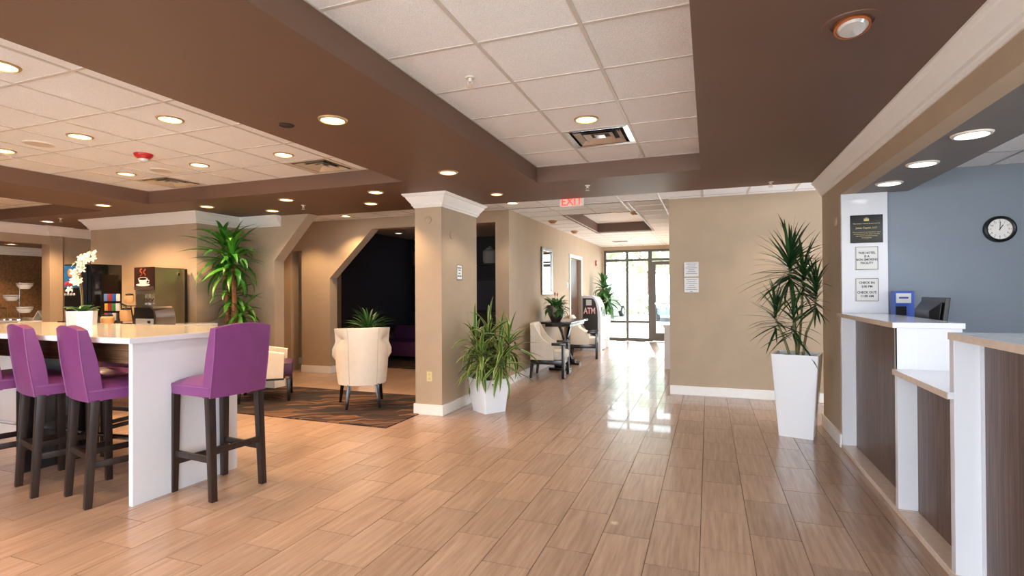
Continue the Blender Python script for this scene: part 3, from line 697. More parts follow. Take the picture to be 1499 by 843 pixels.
for k in range(26):
    t = k/25; i = min(5, int(1.6+t*4.3)); f_ = (1.6+t*4.3)-int(1.6+t*4.3); p = Vector(stm[i-0]).lerp(Vector(stm[min(6, i+1)]), f_)
    o = inst('flower', fm, r, (p.x+random.uniform(-.055, .05)-.03*(1-t), p.y-random.uniform(.0, .05), p.z+random.uniform(-.055, .045)-.01), (random.uniform(1.0, 1.7), random.uniform(-.5, .5), random.uniform(-.6, .9)), (.95,)*3)
for k in range(3): inst('flower', fm, r, (.17+.012*k, .0, .69+.012*k), (1.2, .2, .3), (.55,)*3)

# ------------------------------------------------------------------ planters
def square_planter(t, s0, s1, h, z0=0, mat=potw_m, name='pot', wall=.018):
    b = B()
    def sq(s, z): return [b.bm.verts.new((x*s/2, y*s/2, z)) for x, y in ((-1, -1), (1, -1), (1, 1), (-1, 1))]
    a, c, d_, e = sq(s0, z0), sq(s1, z0+h), sq(s1-2*wall, z0+h), sq(s1-2*wall-.03, z0+h-.06)
    for p, q in ((a, c), (c, d_), (d_, e)):
        for i in range(4): b.bm.faces.new((p[i], p[(i+1) % 4], q[(i+1) % 4], q[i]))
    b.bm.faces.new(a[::-1]); b.bm.faces.new(e)
    es = [x for x in b.bm.edges if abs(x.verts[0].co.z-x.verts[1].co.z) > h*.5 and x.verts[0].co.length > s1*.35]
    bmesh.ops.bevel(b.bm, geom=es, offset=.010, segments=3, affect='EDGES', profile=.5)
    b.obj(name, mat, t)
    b = B(); q = (s1-2*wall-.028)/2; b.grid(lambda u, v: ((u*2-1)*q, (v*2-1)*q, z0+h-.045+.012*math.sin(u*9)*math.cos(v*7)), 8, 8); b.obj('soil', soil_m, t)
def head(t, pos, n, meshes, L=(.8, 1.1), el=(1.45, -.3), lims=None, seed=0, spread=.0, up=0.):
    rnd = random.Random(seed)
    for k in range(n):
        f_ = k/(n-1); e = el[0]+(el[1]-el[0])*(f_**.8)+rnd.uniform(-.15, .15); az = k*2.39996+rnd.uniform(-.25, .25)
        p = (pos[0]+spread*math.cos(az), pos[1]+spread*math.sin(az), pos[2]+up*(.5-f_))
        put_leaf(t, meshes[k % len(meshes)], p, az, e, rnd.uniform(-.3, .3), rnd.uniform(*L), lims)
# right planter: slender spiky dracaena
t = thing('potted_dracaena', 'spiky dracaena in a tall white tapered planter near the back right corner', 'plant', (.86, 6.19, 0), math.radians(-15))
square_planter(t, .315, .43, .845)
ms = [leaf_mesh(.42, .029, q, .2, 5, lf_dark, .4, .9) for q in (.10, .35, .7)]+[leaf_mesh(.50, .029, .5, .2, 6, lf_dark, .4, .9)]
lim = lambda p: p.x < 1.14 and p.y < 7.9 and p.z > .3
sts = [[(0, 0, .8), (-.02, .02, 1.15), (-.05, .0, 1.45), (-.06, 0, 1.72)], [(.05, .02, .8), (.08, .03, 1.05), (.15, .0, 1.22), (.18, -.02, 1.42)], [(-.06, -.02, .8), (-.12, -.02, 1.0), (-.20, .0, 1.20)], [(.0, .06, .8), (.03, .10, 1.2), (.05, .1, 1.58)], [(.02, -.05, .8), (.0, -.08, 1.0), (-.02, -.1, 1.16)]]
for s_ in sts:
    b = B(); b.tube(s_, [.014, .012, .010, .009][:len(s_)], 7); b.obj('cane', stem_m, t)
for s_, n, sc in zip(sts, (88, 62, 50, 56, 40), ((.85, 1.2), (.75, 1.0), (.65, .9), (.8, 1.05), (.65, .9))):
    head(t, s_[-1], n, ms, sc, (1.5, -.55), lim, seed=n, up=.26)
# pillar planter: striped bushy dracaena
t = thing('potted_striped_dracaena', 'bushy yellow striped dracaena in a low white planter beside the pillar', 'plant', (-2.60, 6.15, 0), math.radians(-34))
square_planter(t, .30, .385, .415)
ms = [leaf_mesh(.45, .046, q, .25, 6, lf_strip, .5, .6) for q in (.4, .9, 1.5)]+[leaf_mesh(.38, .052, 1.2, .25, 6, lf_strip, .5, .6)]
lim = lambda p: (p.x > -2.98 or p.y > 6.8 or p.y < 5.6) and p.z > .12 and p.x > -3.3
hs = [(-.02, .02, .90), (.26, .12, .82), (-.17, -.10, .80), (.14, -.20, .70), (-.05, .20, .72), (.33, -.04, .62), (-.22, .08, .60), (.02, -.14, .58)]
for q, h_ in enumerate(hs):
    b = B(); b.tube([(h_[0]*.25, h_[1]*.25, .37), (h_[0]*.8, h_[1]*.8, (h_[2]+.37)/2), h_], .010, 6); b.obj('cane', stem_m, t)
    head(t, h_, 35, ms, (.75, 1.1), (1.45, -.75), lim, seed=q+20, up=.14)
# left planter: corn plant trees against the kitchen wall
t = thing('potted_corn_plant', 'tall corn plant with thick canes in a white planter behind the bar table', 'plant', (-6.64, 5.98, 0), math.radians(8))
square_planter(t, .38, .50, .985)
ms = [leaf_mesh(.60, .078, q, .3, 7, lf_bright, .45, .6) for q in (.7, 1.2, 1.7)]+[leaf_mesh(.50, .082, 1.5, .3, 7, lf_bright, .45, .6)]
lim = lambda p: p.y < 6.42 and (p.x > -7.02 or p.y < 5.65) and p.z < 2.64 and p.y > 4.2
for a_, h_ in (((-.13, .02, .94), (-.20, .02, 2.0)), ((.06, -.08, .94), (.03, -.08, 1.86)), ((-.02, .10, .94), (-.06, .10, 1.36))):
    b = B(); b.tube([a_, ((a_[0]+h_[0])/2+.01, a_[1], (a_[2]+h_[2])/2), h_], [.042, .036, .034], 10); b.obj('cane', trunk_m, t)
head(t, (-.21, .0, 2.12), 46, ms, (.75, 1.1), (1.45, -.45), lim, 5, up=.30)
head(t, (.03, -.09, 1.95), 52, ms, (.75, 1.1), (1.4, -.5), lim, 6, up=.34)
head(t, (-.10, .06, 1.45), 28, ms, (.7, 1.0), (1.2, -.4), lim, 7, up=.15)
head(t, (.10, .0, 1.18), 20, ms, (.6, .85), (1.0, -.3), lim, 8, up=.1)
# fern behind the wing chair
t = thing('potted_palm', 'fine leaved green plant in a white planter behind the wing chair', 'plant', (-5.22, 7.30, 0), .3)
square_planter(t, .26, .34, .84)
ms = [leaf_mesh(.44, .036, q, .2, 5, lf_mid, .5, .7) for q in (.7, 1.2)]
head(t, (0, 0, .90), 70, ms, (.75, 1.1), (1.45, .0), None, 11, spread=.03, up=.05)

# ------------------------------------------------------------------ lounge: rug and two armchairs
b = B(); b.box(-7.0, -3.335, 4.98, 6.66, 0, .012); o = b.obj('area_rug', rug_m, smooth=False); o['label'] = 'brown and black wave patterned rug between the table and the pillar'; o['category'] = 'rug'
def legs(t, pts, h, r0, r1, splay=.03, mat=blackw_m):
    for x, y in pts:
        b = B(); sx, sy = (1 if x > 0 else -1)*splay, (1 if y > 0 else -1)*splay
        b.quadbox([(x+sx-r0, y+sy-r0, 0), (x+sx+r0, y+sy-r0, 0), (x+sx+r0, y+sy+r0, 0), (x+sx-r0, y+sy+r0, 0), (x-r1, y-r1, h), (x+r1, y-r1, h), (x+r1, y+r1, h), (x-r1, y+r1, h)], .002)
        b.obj('leg', mat, t)
cx, cy = -4.29, 5.86
t = thing('wing_chair', 'cream wing chair seen from behind on the patterned rug', 'armchair', (cx, cy, .012), math.atan2(.46, -.37)-PI/2)
def shell(th, off):
    def f_(u, v):
        a = (u-.5)*2; ang = a*math.radians(118)      # 0 at the back
        fl = .05*max(0, v-.80)/.20*abs(a)**.5
        top = 1.03-.02*abs(a)**2 if abs(a) < .60 else (1.01-.33*min(1, (abs(a)-.60)/.16))
        top -= max(0, abs(a)-.8)*.25
        z = .30+(top-.30)*v
        rx = .335+fl-.03*(1-v)**2-off-(.055*math.exp(-((z-.88)/.055)**2)*min(1, max(0, (abs(a)-.30)/.2))); ry = .30-off-.02*(1-v)**2
        y = -ry*math.cos(ang); x = rx*math.sin(ang) if abs(ang) < PI/2 else math.copysign(rx, ang)
        if abs(ang) > PI/2: y = (abs(ang)-PI/2)*.62
        return (x, y, z)
    return f_
b = B(); nu, nv = 45, 16
Vo = b.grid(shell(0, 0), nu, nv); Vi = b.grid(shell(0, .075), nu, nv)
for i in range(nu-1):
    for k in (0, nv-1): b.bm.faces.new((Vo[i][k], Vo[i+1][k], Vi[i+1][k], Vi[i][k]))
for i in (0, nu-1):
    for k in range(nv-1): b.bm.faces.new((Vo[i][k], Vo[i][k+1], Vi[i][k+1], Vi[i][k]))
b.obj('back_shell', cream_m, t)
b = B()
for ps in (.36, .64): b.tube([tuple(Vector(shell(0, -.001)(ps, k/10))) for k in range(11)], .004, 5)
b.obj('seam', M('cream_seam', '#cfc2ae', .6), t)
b = B(); b.box(-.22, .22, -.20, .22, .34, .47, .03); b.obj('seat_cushion', purpd_m, t)
legs(t, ((-.17, -.20), (.17, -.20), (-.24, .26), (.24, .26)), .31, .016, .026, .035)
t = thing('lounge_chair', 'low cream armchair with dark purple seat on the left of the rug', 'armchair', (-5.86, 5.80, .012), math.radians(-50))
for sx in (-1, 1):
    b = B(); b.prism([(-.36, .32), (.24, .32), (.26, .66), (.0, .70), (-.30, .76), (-.38, .76)], sx*.33-.045, sx*.33+.045, 'yz', .012); b.obj('arm', cream_m, t)
b = B(); b.quadbox([(-.285, -.37, .32), (.285, -.37, .32), (.285, -.25, .32), (-.285, -.25, .32), (-.285, -.42, .78), (.285, -.42, .78), (.285, -.34, .78), (-.285, -.34, .78)], .02); b.obj('backrest', cream_m, t)
b = B(); b.box(-.284, .284, -.25, .35, .33, .52, .03); b.obj('seat_cushion', purpd_m, t)
b = B(); b.box(-.37, .37, -.36, .25, .295, .32); b.obj('seat_frame', blackw_m, t)
legs(t, ((-.30, -.30), (.30, -.30), (-.30, .30), (.30, .30)), .30, .018, .026, .01)

# ------------------------------------------------------------------ corridor furniture
def frame_chair(lab, loc, rz):
    t = thing('frame_armchair', lab, 'armchair', loc, rz, 'cream armchairs in the corridor')   # front faces local +Y, arms at +-x
    for sx in (-1, 1):
        x = sx*.27
        pts = [(-.31, .30), (.10, .30), (.10, .58)]+[(.10-.34*k/8, .58+.34*(k/8)**2.2) for k in range(1, 9)]+[(-.31, .93)]
        b = B(); b.prism(pts, x-.022, x+.022, 'yz', .006); b.obj('side_panel', cream_m, t)
        b = B(); b.box(x-.028, x+.028, .235, .285, .0, .60, .004); b.obj('front_leg', blackw_m, t)
        b = B(); b.box(x-.029, x+.029, .06, .295, .565, .61, .006); b.obj('armrest', blackw_m, t)
        b = B(); b.quadbox([(x-.02, -.33, 0), (x+.02, -.33, 0), (x+.02, -.29, 0), (x-.02, -.29, 0), (x-.025, -.30, .32), (x+.025, -.30, .32), (x+.025, -.25, .32), (x-.025, -.25, .32)]); b.obj('rear_leg', blackw_m, t)
        b = B(); b.box(x-.027, x+.027, -.31, .28, .24, .315, .003); b.obj('seat_rail', blackw_m, t)
    b = B(); b.box(-.27, .27, .225, .275, .25, .315, .003); b.obj('seat_rail', blackw_m, t)
    b = B(); b.quadbox([(-.248, -.30, .30), (.248, -.30, .30), (.248, -.19, .30), (-.248, -.19, .30), (-.248, -.33, .95), (.248, -.33, .95), (.248, -.25, .95), (-.248, -.25, .95)], .02); b.obj('backrest', cream_m, t)
    b = B(); b.box(-.245, .245, -.19, .285, .315, .46, .03); b.obj('seat_cushion', cream_m, t)
    return t
fc = frame_chair('near cream armchair with black wood frame against the corridor wall', (-2.62, 9.02, 0), math.radians(-84))
dup(fc, (-2.62, 11.78, 0), math.radians(-80), 'far cream armchair with black wood frame between the console and the cash machine', 'cream armchairs in the corridor')
t = thing('console_table', 'black console table with curved scroll legs below the mirror', 'table', (-2.66, 10.20, 0))
b = B(); b.box(-.30, .30, -.72, .72, .885, .925, .012); b.obj('tabletop', blackw_m, t)
b = B(); b.box(-.24, .24, -.60, .60, .83, .885); b.obj('apron', blackw_m, t)
for sy in (-1, 1):
    b = B(); pts = [(0, sy*(.42-.30*math.sin(PI*k/12)+.0), .10+.74*k/12) for k in range(13)]; b.tube(pts, [.045-.015*math.sin(PI*k/12) for k in range(13)], 8); b.obj('scroll_leg', blackw_m, t)
    b = B(); b.box(-.20, .20, sy*.42-.10, sy*.42+.10, 0, .05, .01); b.box(-.10, .10, sy*.42-.07, sy*.42+.07, .05, .11, .01); b.obj('foot', blackw_m, t)
t = thing('potted_peace_lily', 'leafy plant in a round pewter pot on the black console table', 'plant', (-2.72, 9.72, .925))
b = B(); b.lathe([(.085, 0), (.13, .08), (.165, .20), (.172, .27), (.180, .30), (.165, .30), (.15, .25), (.02, .245)], 28); b.obj('pot', silver_m, t)
ms = [leaf_mesh(.24, .075, q, .2, 6, lf_mid, .45, .4) for q in (.8, 1.4, 1.9)]
head(t, (0, 0, .26), 60, ms, (.75, 1.15), (1.3, -.3), lambda p: p.x > -3.0, 31, spread=.06, up=.10)
b = B()
for dx in (-.02, .03): b.tube([(dx*.3, 0, .25), (dx, 0, .50)], .004, 5)
b.obj('stem', stem_m, t)
b = B(); b.sphere((-.02, 0, .52), .016, 2.2, 8, 6); b.sphere((.03, 0, .51), .014, 2.2, 8, 6); b.obj('flower_bud', M('pink_petal', '#b05a5a', .5), t)
# mirror
t = thing('wall_mirror', 'tall mirror with silver frame on the corridor wall', 'mirror', (-3.019, 10.09, 1.43))
b = B(); 
for ya, yb, za, zb in ((-.36, .36, 0, .07), (-.36, .36, .86, .93), (-.36, -.29, .07, .86), (.29, .36, .07, .86)): b.box(0, .035, ya, yb, za, zb, .008)
b.obj('frame', silver_m, t, smooth=False)
b = B(); b.box(.005, .012, -.29, .29, .07, .86); b.obj('mirror_glass', mirror_m, t, smooth=False)
# cash machine
t = thing('cash_machine', 'cash machine with an arched white housing and dark side panel reading ATM', 'cash machine', (-2.76, 13.35, 0))
arc = [(.24*math.cos(a)*1.0, .80+.58*math.sin(a)) for a in [PI/2*k/10 for k in range(11)]]
b = B(); b.prism([(-.22, 0), (.24, 0)]+arc+[(-.22, 1.38)], -.25, .45, 'xz', .008); b.obj('housing', glossw_m, t)
b = B(); pts = [(-.20, .66), (-.12, .52), (.02, .40), (.17, .34), (.17, .82)]+[(.17*math.cos(a)**.8 if a < 1.5 else 0, .82+.50*math.sin(a)) for a in [PI/2*k/8 for k in range(1, 9)]]+[(-.20, 1.32)]
b.prism(pts, -.262, -.25, 'xz'); b.obj('side_panel', M('dark_olive_panel', '#2d2b26', .35), t, smooth=False)
text('ATM', .21, M('atm_letters', '#f3ded6', .4), t, (-.035, -.264, 1.0), FRONT, .003, sx=.68, bold=.003)
text('ATM', .21, M('atm_letter_outline', '#c8382c', .4), t, (-.031, -.262, .998), FRONT, .002, sx=.68, bold=.012)
b = B(); b.box(-.12, .02, -.266, -.262, 1.14, 1.28); b.obj('bank_symbol', plate_m, t, smooth=False)
b = B(); b.box(.236, .245, -.05, .30, .85, 1.10); b.obj('screen', blackg_m, t, smooth=False)
b = B(); b.box(.02, .26, .0, .25, .0, .02); b.obj('foot_plate', black_m, t, smooth=False)
# tall planter by the entrance
t = thing('potted_entrance_plant', 'tall leafy dracaena in a slender white planter by the glass entrance', 'plant', (-2.66, 14.3, 0), .2)
square_planter(t, .26, .36, .86)
ms = [leaf_mesh(.50, .085, q, .25, 7, lf_mid, .5, .6) for q in (.5, 1.0, 1.6)]
lim = lambda p: p.x > -3.0 and p.y < 15.9
for q, (h_, n) in enumerate((((-.02, 0, 1.55), 44), ((.12, .05, 1.25), 34), ((-.08, -.05, 1.1), 26))):
    b = B(); b.tube([(h_[0]*.5, h_[1]*.5, .82), h_], .016, 6); b.obj('cane', trunk_m, t)
    head(t, h_, n, ms, (.75, 1.1), (1.4, -.9), lim, 40+q, up=.22)
# exit sign
t = thing('exit_sign', 'red EXIT sign hanging at the edge of the brown soffit', 'sign', (-1.66, 6.72, 2.60))
b = B(); b.box(-.16, .16, -.004, .004, 0, .13, .002); b.obj('clear_panel', M('frosted_acrylic', '#f0ddd2', .3), t, smooth=False)
b = B(); b.box(-.17, .17, -.02, .02, .13, .20, .003); b.obj('housing', white_m, t, smooth=False)
text('EXIT', .150, redtxt_m, t, (0, -.006, .062), FRONT, .002, sx=.92, bold=.002)
# small wall fittings in the corridor
t = thing('fire_alarm_pull', 'small red fire alarm box high on the far corridor wall', 'alarm', (-3.019, 15.0, 2.22))
b = B(); b.box(0, .04, -.05, .05, 0, .15, .004); b.obj('housing', red_m, t, smooth=False)
b = B(); b.box(.04, .046, -.03, .03, .06, .11); b.obj('lens', white_m, t, smooth=False)
t = thing('light_switch', 'white light switch plate on the wall before the corridor door', 'switch', (-3.019, 11.78, 1.58))
b = B(); b.box(0, .008, -.04, .04, 0, .12, .002); b.obj('cover_plate', white_m, t, smooth=False)
b = B(); b.box(.008, .014, -.012, .012, .04, .08, .001); b.obj('rocker', white_m, t, smooth=False)

# ------------------------------------------------------------------ ceiling fixtures
b = B(); b.lathe([(.078, -.002), (.080, -.012), (.094, -.010), (.100, 0), (.078, 0)], 32, close=False); ring_me = b.mesh('trim_ring'); ring_me.materials.append(ring_m)
b = B(); b.lathe([(.078, -.002), (.080, -.012), (.094, -.010), (.100, 0), (.078, 0)], 32, close=False); ringw_me = b.mesh('trim_ring'); ringw_me.materials.append(ringw_m)
b = B(); b.lathe([(.079, -.003), (.06, -.006), (.001, -.007)], 28, close=False); lens_me = b.mesh('diffuser'); lens_me.materials.append(screen_m)
b = B(); b.lathe([(.079, -.003), (.06, -.006), (.001, -.007)], 28, close=False); lensc_me = b.mesh('diffuser'); lensc_me.materials.append(screenc_m)
def spot_data(name, w, col, ang=112, blend=.5, r=.07):
    d = bpy.data.lights.new(name, 'SPOT'); d.energy = w; d.color = col; d.spot_size = math.radians(ang); d.spot_blend = blend; d.shadow_soft_size = r; return d
SP = {'dim': spot_data('dim_bulb', 5, COOL), 'warm': spot_data('warm_bulb', CAN_W*1.65, WARM), 'kitchen': spot_data('kitchen_bulb', CAN_W*3.2, WARM, 140), 'bright': spot_data('bright_bulb', CAN_W*2.2, NEUT), 'neut': spot_data('neutral_bulb', CAN_W*.6, NEUT), 'cool': spot_data('cool_bulb', CAN_W*.15, COOL)}
def can(x, y, z, lab, kind='warm', s=1., group='recessed ceiling lights', ring=None):
    t = thing('recessed_light', lab, 'ceiling light', (x, y, z), 0, group)
    inst('trim_ring', ring or (ringw_me if kind in ('cool', 'dim') else ring_me), t, sc=(s, s, 1)); inst('diffuser', lensc_me if kind in ('cool', 'dim') else lens_me, t, sc=(s, s, 1))
    if kind == 'dim':
        d_ = [c for c in COL.objects if c.parent == t and c.name.startswith('diffuser')][0]; d_.data = d_.data.copy(); d_.data.materials[0] = M('lamp_diffuser_dim', '#ffffff', .5, emit=(.93, .96, 1), es=1.3); return t
    l = bpy.data.objects.new('bulb', SP[kind]); COL.objects.link(l); l.parent = t; l.location = (0, 0, -.03)
    return t
S, T = SZ, TZ
can(-2.429, 2.994, S, 'recessed light in the brown soffit nearest the camera, between the two tiled trays', 'neut')
can(-2.432, 4.731, S, 'recessed light in the brown soffit just in front of the pillar', 'neut')
can(-2.428, 6.013, S, 'small recessed light in the soffit to the right of the pillar crown', 'neut', s=.8)
can(-4.249, 6.005, S, 'recessed light in the soffit left of the pillar crown, the far one of two')
can(-3.717, 5.35, S, 'recessed light in the soffit left of the pillar crown, the near one of two')
can(-5.078, 5.356, S, 'recessed light in the soffit right of the corn plant, the near one')
can(-5.936, 5.995, S, 'recessed light in the soffit right above the crown end of the wing wall', 'neut')
can(-6.481, 5.373, S, 'recessed light in the soffit above the left edge of the corn plant')
can(-7.656, 4.769, S, 'recessed light in the soffit between the left tray and the kitchen wall', 'kitchen')
can(-.903, 4.147, T, 'recessed light in the center tray beside the chrome air vent', 'neut')
can(-3.959, 2.957, T, 'recessed light in the left tray, large one above the red alarm', ring=None)
can(-5.113, 2.997, T, 'recessed light in the left tray, between the round speaker and the red alarm')
can(-3.963, 1.894, T, 'recessed light cut by the left edge of the photo, highest one')
can(-3.942, 4.124, T, 'white recessed light in the left tray nearest the right hand air vent', 'neut')
can(-5.086, 4.127, T, 'small recessed light in the left tray between the two air vents')
can(-6.232, 4.13, T, 'small recessed light in the left tray left of the faint round speaker')
can(-6.295, 3.034, T, 'recessed light at the left photo edge, level with the red alarm')
can(-2.43, 1.2, S, 'recessed light in the brown soffit above the camera position', 'neut')
can(-.903, 1.6, T, 'recessed light in the center tray, the one behind the view', 'neut')
can(-5.11, 1.0, T, 'recessed light in the left tray, near its unseen front end')
can(-9.0, 3.9, T, 'recessed light in the kitchen side tray', 'kitchen')
can(-9.7, 2.9, S if False else T, 'recessed light in the kitchen side tray, farther front', 'kitchen')
can(-10.2, 5.5, S, 'recessed light in the soffit above the drink machine', 'kitchen')
can(-12.4, 6.1, 2.45, 'recessed light above the far breakfast counter')
can(-12.4, 3.6, 2.45, 'recessed light above the breakfast counter, front one')
for k, y in enumerate((5.303, 4.561, 3.805, 2.95, 1.9)):
    can(1.44, y, 2.40, ('cool white recessed light over the desk nearest the white sign panel', 'second cool white recessed light over the desk from the sign panel', 'third cool white recessed light over the desk from the sign panel', 'cool white recessed light over the desk cut by the right edge of the photo', 'cool white recessed light over the near end of the desk')[k], 'cool', group='cool recessed lights over the desk')
can(-6.55, 10.3, CZ, 'cool recessed light in the ceiling of the dark lounge', 'dim')
bpy.data.objects[-1] if False else None
can(-1.75, 10.4, 3.04, 'recessed light inside the small corridor tray', 'bright')
can(-1.75, 13.6, CZ, 'recessed light in the corridor ceiling before the entrance', 'bright')
can(3.0, 4.4, 2.585, 'recessed light in the office ceiling', 'cool'); can(3.0, 2.4, 2.585, 'recessed light in the office ceiling, front one', 'cool')
can(1.0, 7.3, CZ, 'recessed light in the passage behind the right wall', 'neut')
can(-6.9, 7.35, CZ, 'recessed light in the passage behind the wing wall')
can(-5.9, 7.62, CZ, 'recessed light shining down the wall by the lounge opening')
can(-2.75, 7.45, CZ, 'recessed light near the corner of the corridor wall', 'neut')
# adjustable eyeball light
t = thing('eyeball_light', 'adjustable eyeball ceiling light with copper rim in the soffit by the desk', 'ceiling light', (.61, 2.743, SZ))
b = B(); b.lathe([(.085, -.001), (.085, -.006), (.115, -.005), (.118, 0)], 32, close=False); b.obj('trim_ring', brown_m, t)
b = B(); b.lathe([(.070, .02), (.072, -.03), (.064, -.034), (.060, -.02)], 28, close=False); o = b.obj('eyeball', M('copper_rim', '#b86a3c', .3, metal=.4), t); o.rotation_euler = (math.radians(-16), 0, 0)
b = B(); b.lathe([(.062, -.028), (.050, -.040), (.001, -.045)], 24, close=False); o = b.obj('bulb_lens', M('faceted_lens', '#cfcac4', .15, metal=.3), t); o.rotation_euler = (math.radians(-16), 0, 0)
# dark round hole
t = thing('ceiling_port', 'small black round opening in the brown soffit left of a recessed light', 'ceiling port', (-2.816, 2.972, SZ))
b = B(); b.lathe([(.001, -.002), (.044, -.002), (.048, -.006), (.056, 0)], 24, close=False); b.obj('cover', black_m, t)
# sprinklers
def sprinkler(x, y, z, lab):
    t = thing('sprinkler_head', lab, 'sprinkler', (x, y, z))
    b = B(); b.lathe([(.001, -.001), (.032, -.002), (.030, -.008), (.012, -.010), (.010, -.030), (.001, -.030)], 20, close=False); b.obj('escutcheon', ringw_m, t)
    b = B(); b.tube([(-.014, 0, -.028), (-.016, 0, -.045), (0, 0, -.058), (.016, 0, -.045), (.014, 0, -.028)], .003, 5); b.lathe([(.024, -.058), (.026, -.061), (.001, -.063)], 16, close=False); b.obj('deflector', ringw_m, t)
sprinkler(-1.419, 3.07, TZ, 'sprinkler head in a tile of the center tray')
sprinkler(-1.272, 5.891, SZ, 'sprinkler head in the soffit in front of the exit sign')
sprinkler(-5.182, 5.777, SZ, 'sprinkler head in the soffit above the wing wall')
sprinkler(-9.6, 5.35, SZ, 'sprinkler head in the soffit in front of the kitchen')
sprinkler(.65, 6.45, SZ, 'sprinkler head at the soffit edge above the back wall')
# vents
def vent(h, lab, m, dark, nl=3):
    xc, yc = (h[0]+h[1])/2, (h[2]+h[3])/2; s = (h[1]-h[0])/2-.012
    t = thing('air_vent', lab, 'vent', (xc, yc, TZ))
    b = B(); b.box(-s, s, -s, s, .03, .04); b.obj('duct_plate', dark, t, smooth=False)
    for k in range(nl+1):
        q = s*(1-.27*k); w_ = s*.17; b = B()
        a_ = [(-q, -q), (q, -q), (q, q), (-q, q)]; z0, z1_ = (-.004, .024)
        o_ = [b.bm.verts.new((x, y, z0)) for x, y in a_]; i_ = [b.bm.verts.new((x*(q-w_)/q, y*(q-w_)/q, z1_ if k else .0)) for x, y in a_]
        o2 = [b.bm.verts.new((x, y, z0+.003)) for x, y in a_]; i2 = [b.bm.verts.new((x*(q-w_)/q, y*(q-w_)/q, (z1_ if k else .0)+.003)) for x, y in a_]
        for i in range(4):
            j = (i+1) % 4
            b.bm.faces.new((o_[i], o_[j], i_[j], i_[i])); b.bm.faces.new((o2[i], i2[i], i2[j], o2[j])); b.bm.faces.new((o_[i], o2[i], o2[j], o_[j])); b.bm.faces.new((i_[i], i_[j], i2[j], i2[i]))
        b.obj('louver' if k else 'frame', m, t, smooth=False)
    b = B(); q = s*.16; b.box(-q, q, -q, q, .006, .012); b.obj('center_plate', m, t, smooth=False)
vent(vent_me_holes1, 'chrome square air vent in the center tray', chrome_m, darkwall_m, 2)
tan_m = M('tan_vent_metal', '#c9b79f', .5)
vent(V2, 'square air vent at the right corner of the left tray', tan_m, darkwall_m)
vent(V3, 'square air vent at the far edge of the left tray under the speaker', tan_m, darkwall_m)
t = thing('air_vent', 'white air vent in the corridor ceiling near the entrance', 'vent', (-2.2, 14.25, CZ))
b = B(); b.box(-.25, .25, -.20, .20, -.012, 0, .003); b.obj('frame', white_m, t, smooth=False)
for k in range(5):
    b = B(); b.box(-.20, .20, -.16+.07*k, -.13+.07*k, -.016, -.011); b.obj('louver', M('vent_gray', '#7c7c80', .5) if k == 0 else bpy.data.materials['vent_gray'], t, smooth=False)
# speakers and alarms
for x, y, lab in ((-5.712, 3.013, 'round ceiling speaker in the left tray near the left photo edge'), (-5.704, 4.156, 'faint round ceiling speaker beyond the red alarm')):
    t = thing('ceiling_speaker', lab, 'speaker', (x, y, TZ), 0, 'round ceiling speakers')
    b = B(); b.lathe([(.100, -.008), (.112, -.012), (.122, -.004), (.124, 0)], 32, close=False); b.obj('rim', ringw_m, t)
    b = B(); b.lathe([(.001, -.010), (.100, -.009)], 32, close=False); b.obj('grille', M('speaker_grille', '#cbbfb1', .7) if x < -5.71 else bpy.data.materials['speaker_grille'], t)
t = thing('fire_alarm_strobe', 'red ceiling fire alarm with clear strobe in the left tray', 'alarm', (-5.192, 3.603, TZ))
b = B(); b.lathe([(.082, 0), (.080, -.020), (.060, -.045), (.030, -.055), (.001, -.055)], 28, close=False); b.obj('housing', red_m, t)
b = B(); b.lathe([(.042, -.050), (.040, -.070), (.020, -.082), (.001, -.083)], 16, close=False); b.obj('strobe_lens', M('strobe_clear', '#d9d4cf', .2), t)
for x, y, lab in ((-2.747, 9.62, 'near round amber detector on the corridor ceiling'), (-2.769, 11.447, 'far round amber detector on the corridor ceiling'), (-1.35, 10.6, 'dark detector beside the light in the corridor tray')):
    t = thing('smoke_detector', lab, 'detector', (x, y, CZ if x < -2 else 3.04), 0)
    b = B(); b.lathe([(.085, 0), (.083, -.02), (.06, -.03), (.055, -.045), (.03, -.055), (.001, -.056)], 24, close=False); b.obj('housing', M('amber_plastic', '#b07a44', .4) if x == -2.747 else bpy.data.materials['amber_plastic'], t)

# ------------------------------------------------------------------ breakfast kitchen on the left
b = B(); b.box(-9.4, -6.62, 4.55, 5.66, 1.03, 1.068, .003)
o = thing('kitchen_counter', 'white topped breakfast counter against the kitchen wall', 'counter', (-8.2, 5.2, 0))
for v in b.bm.verts: v.co.x += 8.2; v.co.y -= 5.2
b.obj('countertop', glossw_m, o, smooth=False); b = B(); b.box(-1.18, 1.55, -.60, .44, 0, 1.03); b.obj('cabinet_body', wood_m, o, smooth=False)
for k in range(4):
    b = B(); b.box(-1.16+.64*k, -.54+.64*k, -.62, -.60, .12, 1.01, .003); d_ = b.obj('door', wood_m, o, smooth=False)
    b = B(); b.tube([(-.60+.64*k, -.64, .7), (-.60+.64*k, -.64, .9)], .006, 6); b.obj('handle', chrome_m, d_)
t = thing('coffee_machine', 'brushed steel coffee machine on the kitchen counter, picture on its front', 'coffee machine', (-7.39, 5.15, 1.07))
b = B(); b.box(-.20, .20, .0, .44, .42, .79); b.box(-.18, .18, .22, .44, 0, .42); b.box(.18, .20, 0, .44, 0, .42); b.box(-.20, -.18, 0, .44, 0, .42); b.obj('cabinet', steel_m, t, smooth=False)
b = B(); b.lathe([(.001, .212), (.018, .212), (.02, .20)], 12, (0, .34, .70), 'x', close=False); b.obj('lock', chrome_m, t)
b = B(); b.box(.19, .206, .44, .48, 0, .78); b.obj('side_trim', black_m, t)
b = B(); b.box(-.17, .17, .02, .20, 0, .03); b.obj('drip_tray', black_m, t)
